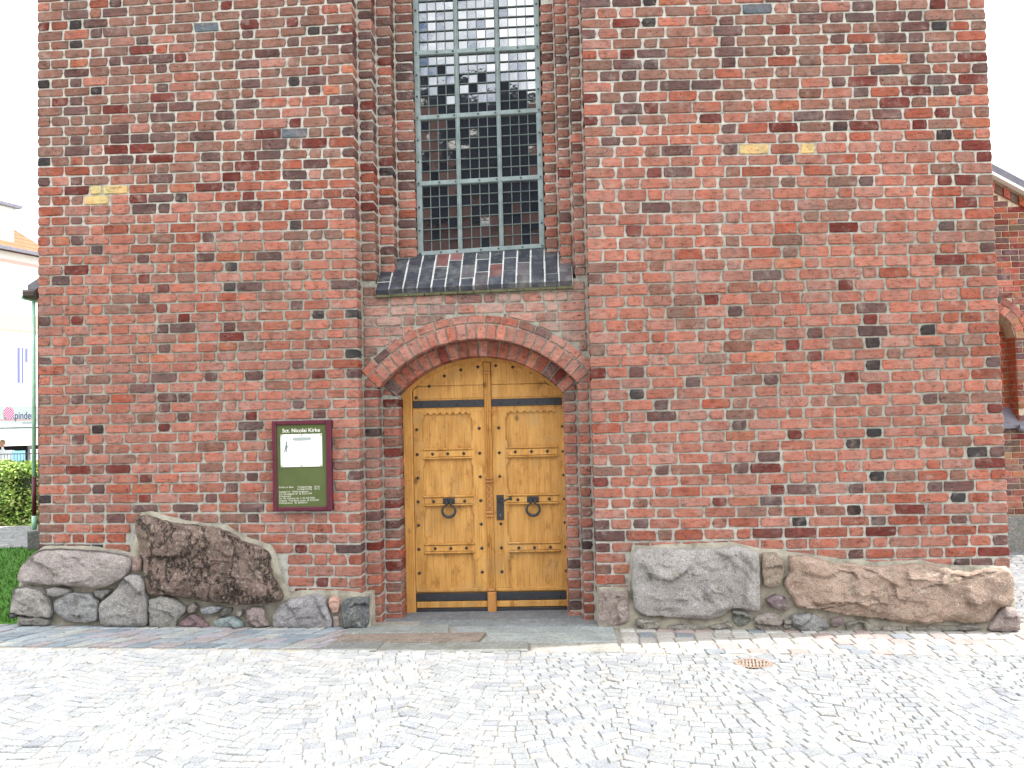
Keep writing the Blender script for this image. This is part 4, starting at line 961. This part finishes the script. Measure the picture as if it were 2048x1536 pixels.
# drain cover
dc = tag(empty('drain_cover', (6.01, -1.245, gz(6) + .002)), 'round rusty iron drain cover set in the cobbled square', 'drain cover')
m = MB(); n = 28
for r0, r1 in ((.113, .138),):
    vs = [(math.cos(2 * PI * i / n) * r, math.sin(2 * PI * i / n) * r, .004) for i in range(n) for r in (r0, r1)]
    m.add(vs, [(2 * i, 2 * i + 1, (2 * i + 3) % (2 * n), (2 * i + 2) % (2 * n)) for i in range(n)])
m.build('rim', M['rust'], dc)
m = MB(); m.add([(math.cos(2 * PI * i / n) * .12, math.sin(2 * PI * i / n) * .12, -.012) for i in range(n)], [tuple(range(n))]); m.build('pit', M['dark'], dc)
for i in range(-4, 5):
    x = i * .026; h = math.sqrt(.118 ** 2 - x * x); m = MB()
    m.add([(x - .007 - .02, -h, .003), (x + .007 - .02, -h, .003), (x + .007 + .02, h, .003), (x - .007 + .02, h, .003), (x - .007 - .02, -h, -.01), (x + .007 - .02, -h, -.01), (x + .007 + .02, h, -.01), (x - .007 + .02, h, -.01)], [(0, 1, 2, 3), (0, 4, 5, 1), (1, 5, 6, 2), (2, 6, 7, 3), (3, 7, 4, 0)]); m.build('grate_bar', M['rust'], dc)
m = MB()
for y in (-.05, .05): m.box(-.10, .10, y - .006, y + .006, -.009, .0025)
m.build('cross_bar', M['rust'], dc)

# ---- church body behind the tower
def aisle_gable():
    m = MB(); L0, R0 = -2.92, 12.8; zr_ = lambda x: 3.85 + (.6 * min(x - L0, R0 - x)) * 1.0
    def col(x0, x1, z0, z1a, z1b):
        m.add([(x0, 5.0, z0), (x1, 5.0, z0), (x1, 5.0, z1b), (x0, 5.0, z1a), (x0, 30, z0), (x1, 30, z0), (x1, 30, z1b), (x0, 30, z1a)], [(0, 1, 2, 3), (4, 7, 6, 5), (0, 3, 7, 4), (1, 5, 6, 2), (3, 2, 6, 7)])
    col(L0, 4.89, -.3, zr_(L0), zr_(4.89)); 
    # right part with the blind niche left open
    nx0, nx1, nzb, nzs, nr = 10.16, 10.99, 1.62, 2.8, .415
    col(4.89, nx0, -.3, zr_(4.89), zr_(nx0)); col(nx1, R0, -.3, zr_(nx1), zr_(R0)); col(nx0, nx1, -.3, nzb, nzb)
    N = 14; xs = [lerp(nx0, nx1, i / N) for i in range(N + 1)]; xc = (nx0 + nx1) / 2
    arcz = lambda x: nzs + math.sqrt(max(nr * nr - (x - xc) ** 2, 0))
    for a, b in zip(xs, xs[1:]):
        m.add([(a, 5.0, arcz(a)), (b, 5.0, arcz(b)), (b, 5.0, zr_(b)), (a, 5.0, zr_(a)), (a, 5.3, arcz(a)), (b, 5.3, arcz(b))], [(0, 1, 2, 3), (0, 4, 5, 1)])
    m.add([(nx0, 5.28, nzb), (nx1, 5.28, nzb), (nx1, 5.28, 3.3), (nx0, 5.28, 3.3)], [(0, 1, 2, 3)])
    return m, zr_, (nx0, nx1, nzb, nzs, nr, xc)
m, zrf, (nx0, nx1, nzb, nzs, nr, nxc) = aisle_gable()
aw = m.build('aisle_wall', m_mortar('aisle_mortar', (.45, .38, .28), (.42, .36, .27)), church)
# its brickwork, joined, where the photo shows it (x 10.2-12.3) and at the left corner
ab = MB()
def awb(x0, x1, z0, z1, y=4.988, d=.02, c=None):
    k = pick([('purple', 3), ('dred', 3), ('red', 4), ('brown', 2), ('salmon', 1.2)])
    c = c or tuple(v * R.uniform(.8, 1.2) for v in PAL[k]); ab.box(x0, x1, y, y + d, z0, z1, c, .004)
for j in range(0, 66):
    z0 = .38 + j * .0855; z1 = z0 + .072
    for xa, xb in ((8.4, 12.8), (-2.91, -2.2)):
        x = xa; i = j
        while x < xb:
            wd = (.235 if i % 3 else .115) * R.uniform(.97, 1.03); x1 = x + wd - .014
            if z1 > zrf((x + x1) / 2) - .22: break
            dmid = math.hypot((x + x1) / 2 - nxc, max((z0 + z1) / 2 - nzs, 0))
            inn = nzb - .0 < z1 and dmid < nr + .25 and z0 > nzb
            if not (inn and ((z0 > nzs - .02 and dmid < nr + .245) or (nx0 - .01 < x1 and x < nx1 + .01))): awb(x, x1, z0, z1)
            elif z0 < nzs and x1 > nx1 + .05 and x < nx1: awb(nx1 + .002, x1, z0, z1)
            x += wd; i += 1
            if i % 3 == 0: i += 0
    # niche back and reveal
    if nzb < z0 < nzs + nr:
        x = nx0 + (.0 if j % 2 else .06)
        while x < nx1 - .01:
            x1 = min(x + .235 - .012, nx1)
            if z0 < nzs or abs((x + x1) / 2 - nxc) < math.sqrt(max(nr ** 2 - (z0 - nzs) ** 2, 0)): awb(x, x1, z0, z1, 5.27, .02, tuple(v * R.uniform(.8, 1.15) for v in (.34, .085, .035)))
            x += .235
        if z0 < nzs - .02: ab.box(nx1 - .006, nx1 + .02, 5.004, 5.25, z0, z1, (.32, .085, .04), .0)
for r0, r1, n in ((nr, nr + .115, 15), (nr + .128, nr + .225, 11)):
    for i in range(n):
        a0, a1 = -PI / 2 + PI * i / n + .012, -PI / 2 + PI * (i + 1) / n - .012
        poly = [(nxc + math.sin(a) * r, nzs + math.cos(a) * r) for r, a in ((r0, a0), (r0, a1), (r1, a1), (r1, a0))]
        if r0 < nr + .01:
            for k_ in range(1): pass
        ab.prism(poly, 4.984, 5.02, tuple(v * R.uniform(.8, 1.2) for v in PAL[pick([('red', 3), ('salmon', 3), ('purple', 1)])]), .003)
# corbelled brick under the verge
for i in range(40):
    x = 8.6 + i * .1
    z = zrf(x) - .2
    sl = -.6
    vs0 = [(x, z), (x + .085, z + sl * .085), (x + .085, z + sl * .085 + .13), (x, z + .13)]
    ab.prism(vs0, 4.95 if i % 2 else 4.975, 5.02, tuple(v * R.uniform(.8, 1.2) for v in PAL['red' if i % 2 else 'purple']), .003)
tag(ab.build('aisle_brickwork', M['brick'], aw), kind='stuff')
m = MB()
for s in (0, 1):
    xa, xb = (-2.99, 4.89) if s == 0 else (12.94, 4.89)
    za, zb = zrf(xa) - .0, 3.85 + .6 * (4.89 + 2.95)
    vs = [(xa, 4.86, za), (xb, 4.86, zb), (xb, 4.86, zb + .14), (xa, 4.86, za + .14), (xa, 30.2, za), (xb, 30.2, zb), (xb, 30.2, zb + .14), (xa, 30.2, za + .14)]
    m.add(vs, [(0, 1, 2, 3), (4, 7, 6, 5), (0, 4, 5, 1), (3, 2, 6, 7), (0, 3, 7, 4)])
m.build('aisle_roof', M['lead'], church)
m = MB(); m.add([(10.2, 4.845, zrf(10.2) - .03), (12.94, 4.845, zrf(12.94) - .03), (12.94, 4.845, zrf(12.94) + .012), (10.2, 4.845, zrf(10.2) + .012), (10.2, 4.98, zrf(10.2) - .03), (12.94, 4.98, zrf(12.94) - .03), (12.94, 4.98, zrf(12.94) + .012), (10.2, 4.98, zrf(10.2) + .012)], [(0, 1, 2, 3), (0, 4, 5, 1), (3, 2, 6, 7)]); m.build('verge_trim', M['white'], church)
x = 8.5
while x < 12.7:
    m = MB(); m.box(x, x + .62, 4.86, 5.02, -.3, .36, None, .012); o = m.build('plinth_block', M['slab'], church); o.color = (.2, .2, .185, 1); x += .64
m = MB(); m.box(-3.03, -2.5, 4.9, 5.02, -.3, .40, None, .012); o = m.build('plinth_block', M['slab'], church); o.color = (.12, .12, .115, 1)
m = MB(); m.add([(10.2, 4.93, 1.60), (11.1, 4.93, 1.60), (11.03, 5.27, 1.86), (10.2, 5.27, 1.86), (10.2, 4.93, 1.56), (11.1, 4.93, 1.56)], [(0, 1, 2, 3), (4, 5, 1, 0), (1, 5, 2)]); m.build('niche_flashing', M['lead'], church)
m = MB(); m.tube([(10.93, 4.9, 1.57), (11.04, 4.9, 1.53)], [.04, .05], 8); m.build('flashing_end', M['lead'], church)
m = MB(); m.tube([(-2.95, 4.95, 1.18), (-2.95, 4.95, 3.72)], .028, 10); m.tube([(-2.95, 4.95, .42), (-2.95, 4.95, .62)], .034, 10); dp = m.build('drainpipe', M['copper'], church, True)
m = MB(); m.tube([(-2.948, 4.95, .62), (-2.948, 4.95, 1.18)], .03, 10); m.build('lower_pipe', M['maroon'], dp, True)
m = MB(); m.box(-3.06, -2.85, 4.82, 5.1, 3.76, 3.88, None, .03); m.build('eaves_box', M['wood_dark'], church)
m = MB(); m.tube([(-3.06, 4.85, 3.77), (-3.06, 30, 3.77)], .03, 8); m.build('gutter', M['copper'], church, True)

# ---- left background: lawn, path, hedge, house
lm = MB(); lm.add([gpt(x, y, -.004) for y in (-.05, 5.25) for x in (-14, -8, -3, -.36)], [(0, 1, 5, 4), (1, 2, 6, 5), (2, 3, 7, 6)])
lawn = tag(lm.build('lawn', M['grass']), kind='structure')
gb = MB()
for i in range(16000):
    y = R.uniform(.0, 5.2); x = -.4 - (R.random() ** 1.3) * 5.5
    h = R.uniform(.02, .05); a = R.uniform(0, PI); dx, dy = math.cos(a) * .006, math.sin(a) * .006; lx, ly = R.uniform(-.02, .02), R.uniform(-.02, .02); z = gz(x)
    gb.add([(x - dx, y - dy, z), (x + dx, y + dy, z), (x + lx, y + ly, z + h)], [(0, 1, 2)])
tag(gb.build('grass_blades', M['grass'], lawn), kind='stuff')
pm = MB(); pm.add([gpt(x, y, -.013) for y in (5.25, 8.9) for x in (-16, -8, -3, -2.9)], [(0, 1, 5, 4), (1, 2, 6, 5), (2, 3, 7, 6)])
tag(pm.build('garden_path', m_simple('pale_gravel', (.38, .37, .34), .95, .35, 40, .8, .01)), kind='structure')
hd = MB()
hx0, hx1, hy0, hy1, hh = -13.0, -2.6, 8.45, 11.5, 1.22
hg = empty('hedge', (-7, 10, .1)); hg.location = (0, 0, 0)
tag(hg, 'broad clipped green hedge between the path and the white house', 'hedge')
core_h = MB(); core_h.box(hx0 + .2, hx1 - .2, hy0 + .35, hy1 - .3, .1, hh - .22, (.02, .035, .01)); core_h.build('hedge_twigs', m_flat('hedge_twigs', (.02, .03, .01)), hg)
for i in range(30000):
    t = R.random(); x = R.uniform(-8.4, -4.0) if R.random() < .8 else R.uniform(hx0, hx1)
    lump = noise.noise(Vector((x * 1.6, 1, 0))) * .18
    if t < .5: y = hy0 + abs(R.gauss(0, .16)) + lump + .1; z = R.uniform(.06, hh)
    else: y = R.uniform(hy0 + .1, hy1); z = hh - abs(R.gauss(0, .1))
    z += noise.noise(Vector((x * 2.1, y * 2, 3))) * .14; 
    if z < .1: z = R.uniform(.1, .3)
    if y < hy0 + .35: y += (z - .3) * .22 + noise.noise(Vector((x * 3, z * 4, 9))) * .16
    s = R.uniform(.022, .045); u = Vector((R.gauss(0, 1), R.gauss(0, 1), R.gauss(0, .6))).normalized(); v = u.cross(Vector((R.gauss(0, 1), R.gauss(0, 1), R.gauss(0, 1)))).normalized(); p = Vector((x, y, z))
    c = R.choice(((.22, .36, .06), (.30, .44, .09), (.15, .26, .05), (.40, .50, .14), (.10, .18, .04), (.42, .46, .16)))
    hd.add([p - u * s, p + v * s * .6, p + u * s, p - v * s * .6], [(0, 1, 2, 3)], c)
hd.build('foliage', M['leaf'], hg)

# white house, facade turned to the right and away; local x along the facade, -y towards the square
hs = tag(empty('white_house', (-17.975, 30.473, 0), math.radians(72.5)), 'white plastered house with orange tiled roof, dormer and shop sign', 'house')
def hb(name, mat, x0, x1, y0, y1, z0, z1, b=0, parent=hs):
    m = MB(); m.box(x0, x1, y0, y1, z0, z1, None, b); return m.build(name, mat, parent)
hb('wall', M['plaster'], -13, 1.55, 0, 9, -.3, 9.45)
m = MB(); hxl, hxr = -13.3, 1.9
m.add([(hxl, -.35, 9.5), (hxr, -.35, 9.5), (hxr, 9.3, 9.5), (hxl, 9.3, 9.5), (hxl + 3, 4.5, 13.4), (-1.6, 4.5, 13.4)], [(0, 1, 5, 4), (1, 2, 5), (2, 3, 4, 5), (3, 0, 4), (3, 2, 1, 0)])
roof = m.build('roof', M['wood_dark'], hs); roof.data.materials[0] = M['pan']
def roofz(y): return 9.5 + (y + .35) / 4.85 * 3.9
for k in range(18):                                                # tile courses
    y = -.33 + k * .26; m = MB(); xr_ = 1.86 - (y + .35) / 4.85 * 3.5
    m.add([(-4.5, y - .02, roofz(y) + .01), (xr_, y - .02, roofz(y) + .01), (xr_ - .1, y + .25, roofz(y + .25) + .05), (-4.5, y + .25, roofz(y + .25) + .05), (-4.5, y + .25, roofz(y + .25)), (xr_, y + .25, roofz(y + .25))][:4] + [(-4.5, y - .02, roofz(y) + .055), (xr_, y - .02, roofz(y) + .055)], [(4, 5, 2, 3), (0, 1, 5, 4)])
    m.build('tile_course', M['pan'], roof)
m = MB(); m.tube([(1.9, -.36, 9.55), (-1.6, 4.5, 13.5)], .13, 8); m.build('hip_ridge', M['plaster'], roof)
hb('gutter', M['lead'], hxl, 1.95, -.48, -.36, 9.42, 9.56)
dm = hb('dormer', M['plaster'], -4.2, -.1, .1, 4, 9.7, 11.36)
hb('dormer_roof', M['lead'], -4.4, .16, -.1, 4, 11.36, 11.5, 0, dm)
hb('chimney', M['plaster'], -.3, .1, 3.4, 3.9, 11.5, 13.8)
hb('cornice', M['cream'], -13, 1.58, -.07, 0, 6.15, 6.87)
hb('eaves_line', m_simple('pink_paint', (.7, .4, .35), .8, .1), -13, 1.58, -.05, 0, 8.98, 9.1)
gl = m_flat('pale_window_glass', (.35, .42, .5), .15)
gl2 = m_flat('blue_window_glass', (.12, .13, .3), .15)
for x0, z0, z1, gm in ((-.05, 7.9, 8.65, gl), (-2.4, 7.9, 8.65, gl), (-4.8, 7.9, 8.65, gl), (-.07, 3.95, 5.45, gl2), (-1.62, 3.95, 5.1, gl2), (-3.4, 3.95, 5.1, gl2), (.98, 3.95, 5.4, gl2)):
    wn = hb('window', M['plaster'], x0 - .08, x0 + .62, -.04, 0, z0 - .08, z1 + .08)
    hb('window_pane', gm, x0, x0 + .14, -.05, -.041, z0, z1, 0, wn); hb('window_pane', gm, x0 + .22, x0 + .32, -.05, -.041, z0, z1, 0, wn); hb('window_pane', gm, x0 + .40, x0 + .54, -.05, -.041, z0 + (z1 - z0) * .6, z1, 0, wn)
# shop front
sg = hb('shop_sign', M['signm'], -5, 1.5, -.12, -.02, 2.19, 2.98)
text('Silkpinder', -.80, 2.44, .44, M['navy'], sg, -.123, bold=.006, sx=.86, ext=.002)
text('Garn og broderi', .12, 2.25, .09, M['navy'], sg, -.123, sx=1, ext=.002)
hb('red_line', M['red'], -5, 1.5, -.123, -.12, 2.385, 2.41, 0, sg)
hb('sign_edge', M['plaster'], -5, 1.5, -.18, -.02, 2.1, 2.19, 0, sg)
m = MB(); n = 24; m.prism([(-.57 + math.cos(2 * PI * i / n) * .27, 2.68 + math.sin(2 * PI * i / n) * .27) for i in range(n)], -.135, -.123); ball = m.build('logo_disc', m_flat('pale_disc', (.42, .36, .38)), sg)
for k in range(-3, 4):
    d_ = k * .075; h_ = math.sqrt(max(.26 ** 2 - d_ * d_, 0)); ux, uz = math.cos(.75), math.sin(.75); px_, pz_ = -.57 - uz * d_, 2.68 + ux * d_
    m = MB(); hw = .023
    m.prism([(px_ - ux * h_ + uz * hw, pz_ - uz * h_ - ux * hw), (px_ + ux * h_ + uz * hw, pz_ + uz * h_ - ux * hw), (px_ + ux * h_ - uz * hw, pz_ + uz * h_ + ux * hw), (px_ - ux * h_ - uz * hw, pz_ - uz * h_ + ux * hw)], -.139, -.136); m.build('logo_stripe', m_flat('plum_paint', (.25, .02, .1)), ball)
m = MB(); m.add([(-5, -.03, 2.1), (1.5, -.03, 2.1), (1.5, -1.2, 1.5), (-5, -1.2, 1.5), (-5, -.03, 2.06), (1.5, -.03, 2.06), (1.5, -1.2, 1.46), (-5, -1.2, 1.46)], [(0, 3, 2, 1), (4, 5, 6, 7), (3, 7, 6, 2)]); aw_ = m.build('awning', M['awn'], hs)
hb('awning_edge', M['plaster'], -5, 1.5, -1.24, -1.2, 1.34, 1.5, 0, aw_)
hb('shop_window', M['dark'], -5, 1.4, -.03, -.005, .3, 2.05)
hb('shop_pillar', M['signm'], .42, .66, -.1, -.03, .0, 2.0)
# cafe parasol and chairs in front of the shop
ps = tag(empty('parasol', (-16.6, 25.4, .2)), 'white cafe parasol at the left edge, in front of the shop', 'parasol')
m = MB(); n = 12; vs = [(0, 0, 1.78)] + [(math.cos(2 * PI * i / n) * 1.3, math.sin(2 * PI * i / n) * 1.3, 1.52) for i in range(n)] + [(math.cos(2 * PI * i / n) * 1.3, math.sin(2 * PI * i / n) * 1.3, 1.44) for i in range(n)]
m.add(vs, [(0, 1 + i, 1 + (i + 1) % n) for i in range(n)] + [(1 + i, 13 + i, 13 + (i + 1) % n, 1 + (i + 1) % n) for i in range(n)]); m.build('canopy', M['shirt'], ps)
m = MB(); m.tube([(0, 0, .0), (0, 0, 1.76)], .025, 8); m.build('pole', M['steel'], ps)
def chair(x, y, rz, col, label):
    t = tag(empty('cafe_chair', (x, y, .13), rz), label, 'chair', 'cafe chairs behind the hedge')
    m = MB(); m.box(-.22, .22, -.22, .22, .42, .47, None, .01); m.build('seat', col, t)
    m = MB(); m.box(-.22, .22, .2, .24, .5, 1.08, None, .012); m.build('backrest', col, t)
    lm_ = MB(); lm_.tube([(0, 0, 0), (0, 0, .42)], .014, 6); lme = lm_.mesh('leg', M['steel'])
    for a, b in ((-.2, -.2), (.2, -.2), (-.2, .2), (.2, .2)): link('leg', lme, t, (a, b, 0))
chair(-15.52, 26.0, 2.9, M['shirt'], 'white cafe chair with its back to the hedge, beside the seated person'); chair(-14.72, 25.0, 3.4, M['blue'], 'pale blue cafe chair behind the hedge'); chair(-15.2, 26.9, .4, M['shirt'], 'white cafe chair standing behind the pale blue one')
# seated person in a white shirt at the very left edge
pr = tag(empty('person', (-15.98, 26.0, .13)), 'person in a white shirt sitting under the white parasol', 'person')
bmv = [(0, 0, .5), (0, .02, .75), (0, .03, 1.0), (0, .02, 1.12), (0, .0, 1.22), (.17, .02, 1.0), (.22, -.02, .76), (.16, -.22, .68), (-.17, .02, 1.0), (-.22, -.02, .76), (-.16, -.22, .68), (.1, -.02, .48), (.12, -.4, .5), (.12, -.42, .08), (-.1, -.02, .48), (-.12, -.4, .5), (-.12, -.42, .08), (.12, -.52, .05), (-.12, -.52, .05)]
bme = [(0, 1), (1, 2), (2, 3), (3, 4), (2, 5), (5, 6), (6, 7), (2, 8), (8, 9), (9, 10), (0, 11), (11, 12), (12, 13), (0, 14), (14, 15), (15, 16), (13, 17), (16, 18)]
rad = [.14, .13, .13, .05, .05, .06, .045, .035, .06, .045, .035, .09, .065, .045, .09, .065, .045, .04, .04]
me = bpy.data.meshes.new('body'); me.from_pydata(bmv, bme, []); ob = link('body', me, pr); me.materials.append(M['shirt'])
sk = ob.modifiers.new('skin', 'SKIN')
for i, r_ in enumerate(rad): me.skin_vertices[0].data[i].radius = (r_, r_ * .8)
me.skin_vertices[0].data[0].use_root = True
sb = ob.modifiers.new('sub', 'SUBSURF'); sb.levels = sb.render_levels = 1
import bmesh
bm = bmesh.new(); bmesh.ops.create_uvsphere(bm, u_segments=14, v_segments=10, radius=.105, matrix=Matrix.Translation((0, -.01, 1.33)) @ Matrix.Diagonal((.85, 1, 1.2, 1)))
me = bpy.data.meshes.new('head'); bm.to_mesh(me); bm.free(); me.materials.append(M['skin']); ho = link('head', me, pr)
m = MB(); m.tube([(0, -.115, 1.33), (0, -.13, 1.3)], [.012, .016], 6); m.build('nose', M['skin'], ho)
bm = bmesh.new(); bmesh.ops.create_uvsphere(bm, u_segments=14, v_segments=8, radius=.112, matrix=Matrix.Translation((0, .015, 1.36)) @ Matrix.Diagonal((.9, 1, 1.1, 1)))
me = bpy.data.meshes.new('hair'); bm.to_mesh(me); bm.free(); me.materials.append(m_flat('sandy_hair', (.35, .2, .08))); link('hair', me, ho)
chair(-15.98, 26.02, 0, M['shirt'], 'white cafe chair under the seated person')
rl_ = tag(empty('railing', (-17.0, 24.0, .13)), 'low dark iron railing behind the hedge', 'railing')
m = MB(); m.box(0, 4, -.015, .015, .97, 1.0); m.build('top_rail', M['iron'], rl_)
post = MB(); post.tube([(0, 0, 0), (0, 0, .97)], .01, 6); pme = post.mesh('baluster', M['iron'])
for i in range(34): link('baluster', pme, rl_, (.06 + i * .117, 0, 0))

# ---- the building across the square (seen in the window panes)
ob_ = tag(empty('brick_building', (2, -26, 0)), 'brick building with dark slate roof and white stepped gable, across the square', 'building')
def bb(name, mat, x0, x1, y0, y1, z0, z1, parent=ob_): m = MB(); m.box(x0, x1, y0, y1, z0, z1); return m.build(name, mat, parent)
bb('wall', M['bw'], -14, 12, -9, 0, -.3, 9.6)
m = MB(); m.add([(-14.2, .4, 9.5), (12.2, .4, 9.5), (12.2, -9.4, 9.5), (-14.2, -9.4, 9.5), (-14.2, -4.5, 16.4), (12.2, -4.5, 16.4)], [(1, 0, 4, 5), (2, 1, 5), (3, 2, 5, 4), (0, 3, 4), (0, 1, 2, 3)]); m.build('roof', M['slate'], ob_)
for gx in (-3.2, 4.6):
    for k in range(6):
        bb('gable_step', M['bw'], gx - 2.2 + k * .36, gx + 2.2 - k * .36, -.1, .25, 11.2 + k * .62 if k else 11.0, 11.2 + (k + 1) * .62)
        bb('gable_coping', M['plaster'], gx - 2.3 + k * .36, gx - 2.2 + (k + 1) * .36 if k < 5 else gx + .4, -.15, .3, 11.2 + (k + 1) * .62, 11.34 + (k + 1) * .62)
        bb('gable_coping', M['plaster'], gx + 2.2 - (k + 1) * .36, gx + 2.3 - k * .36, -.15, .3, 11.2 + (k + 1) * .62, 11.34 + (k + 1) * .62)
for i in range(8):
    for z in (1.2, 5.6):
        wn = bb('window', M['plaster'], -12.5 + i * 3.1, -11.1 + i * 3.1, .0, .08, z, z + 2.0)
        for a, b in ((.1, .65), (.75, 1.3)):
            for c_, d_ in ((.1, 1.2), (1.3, 1.9)): bb('pane', M['glass'], -12.5 + i * 3.1 + a, -12.5 + i * 3.1 + b, .081, .09, z + c_, z + d_, wn)
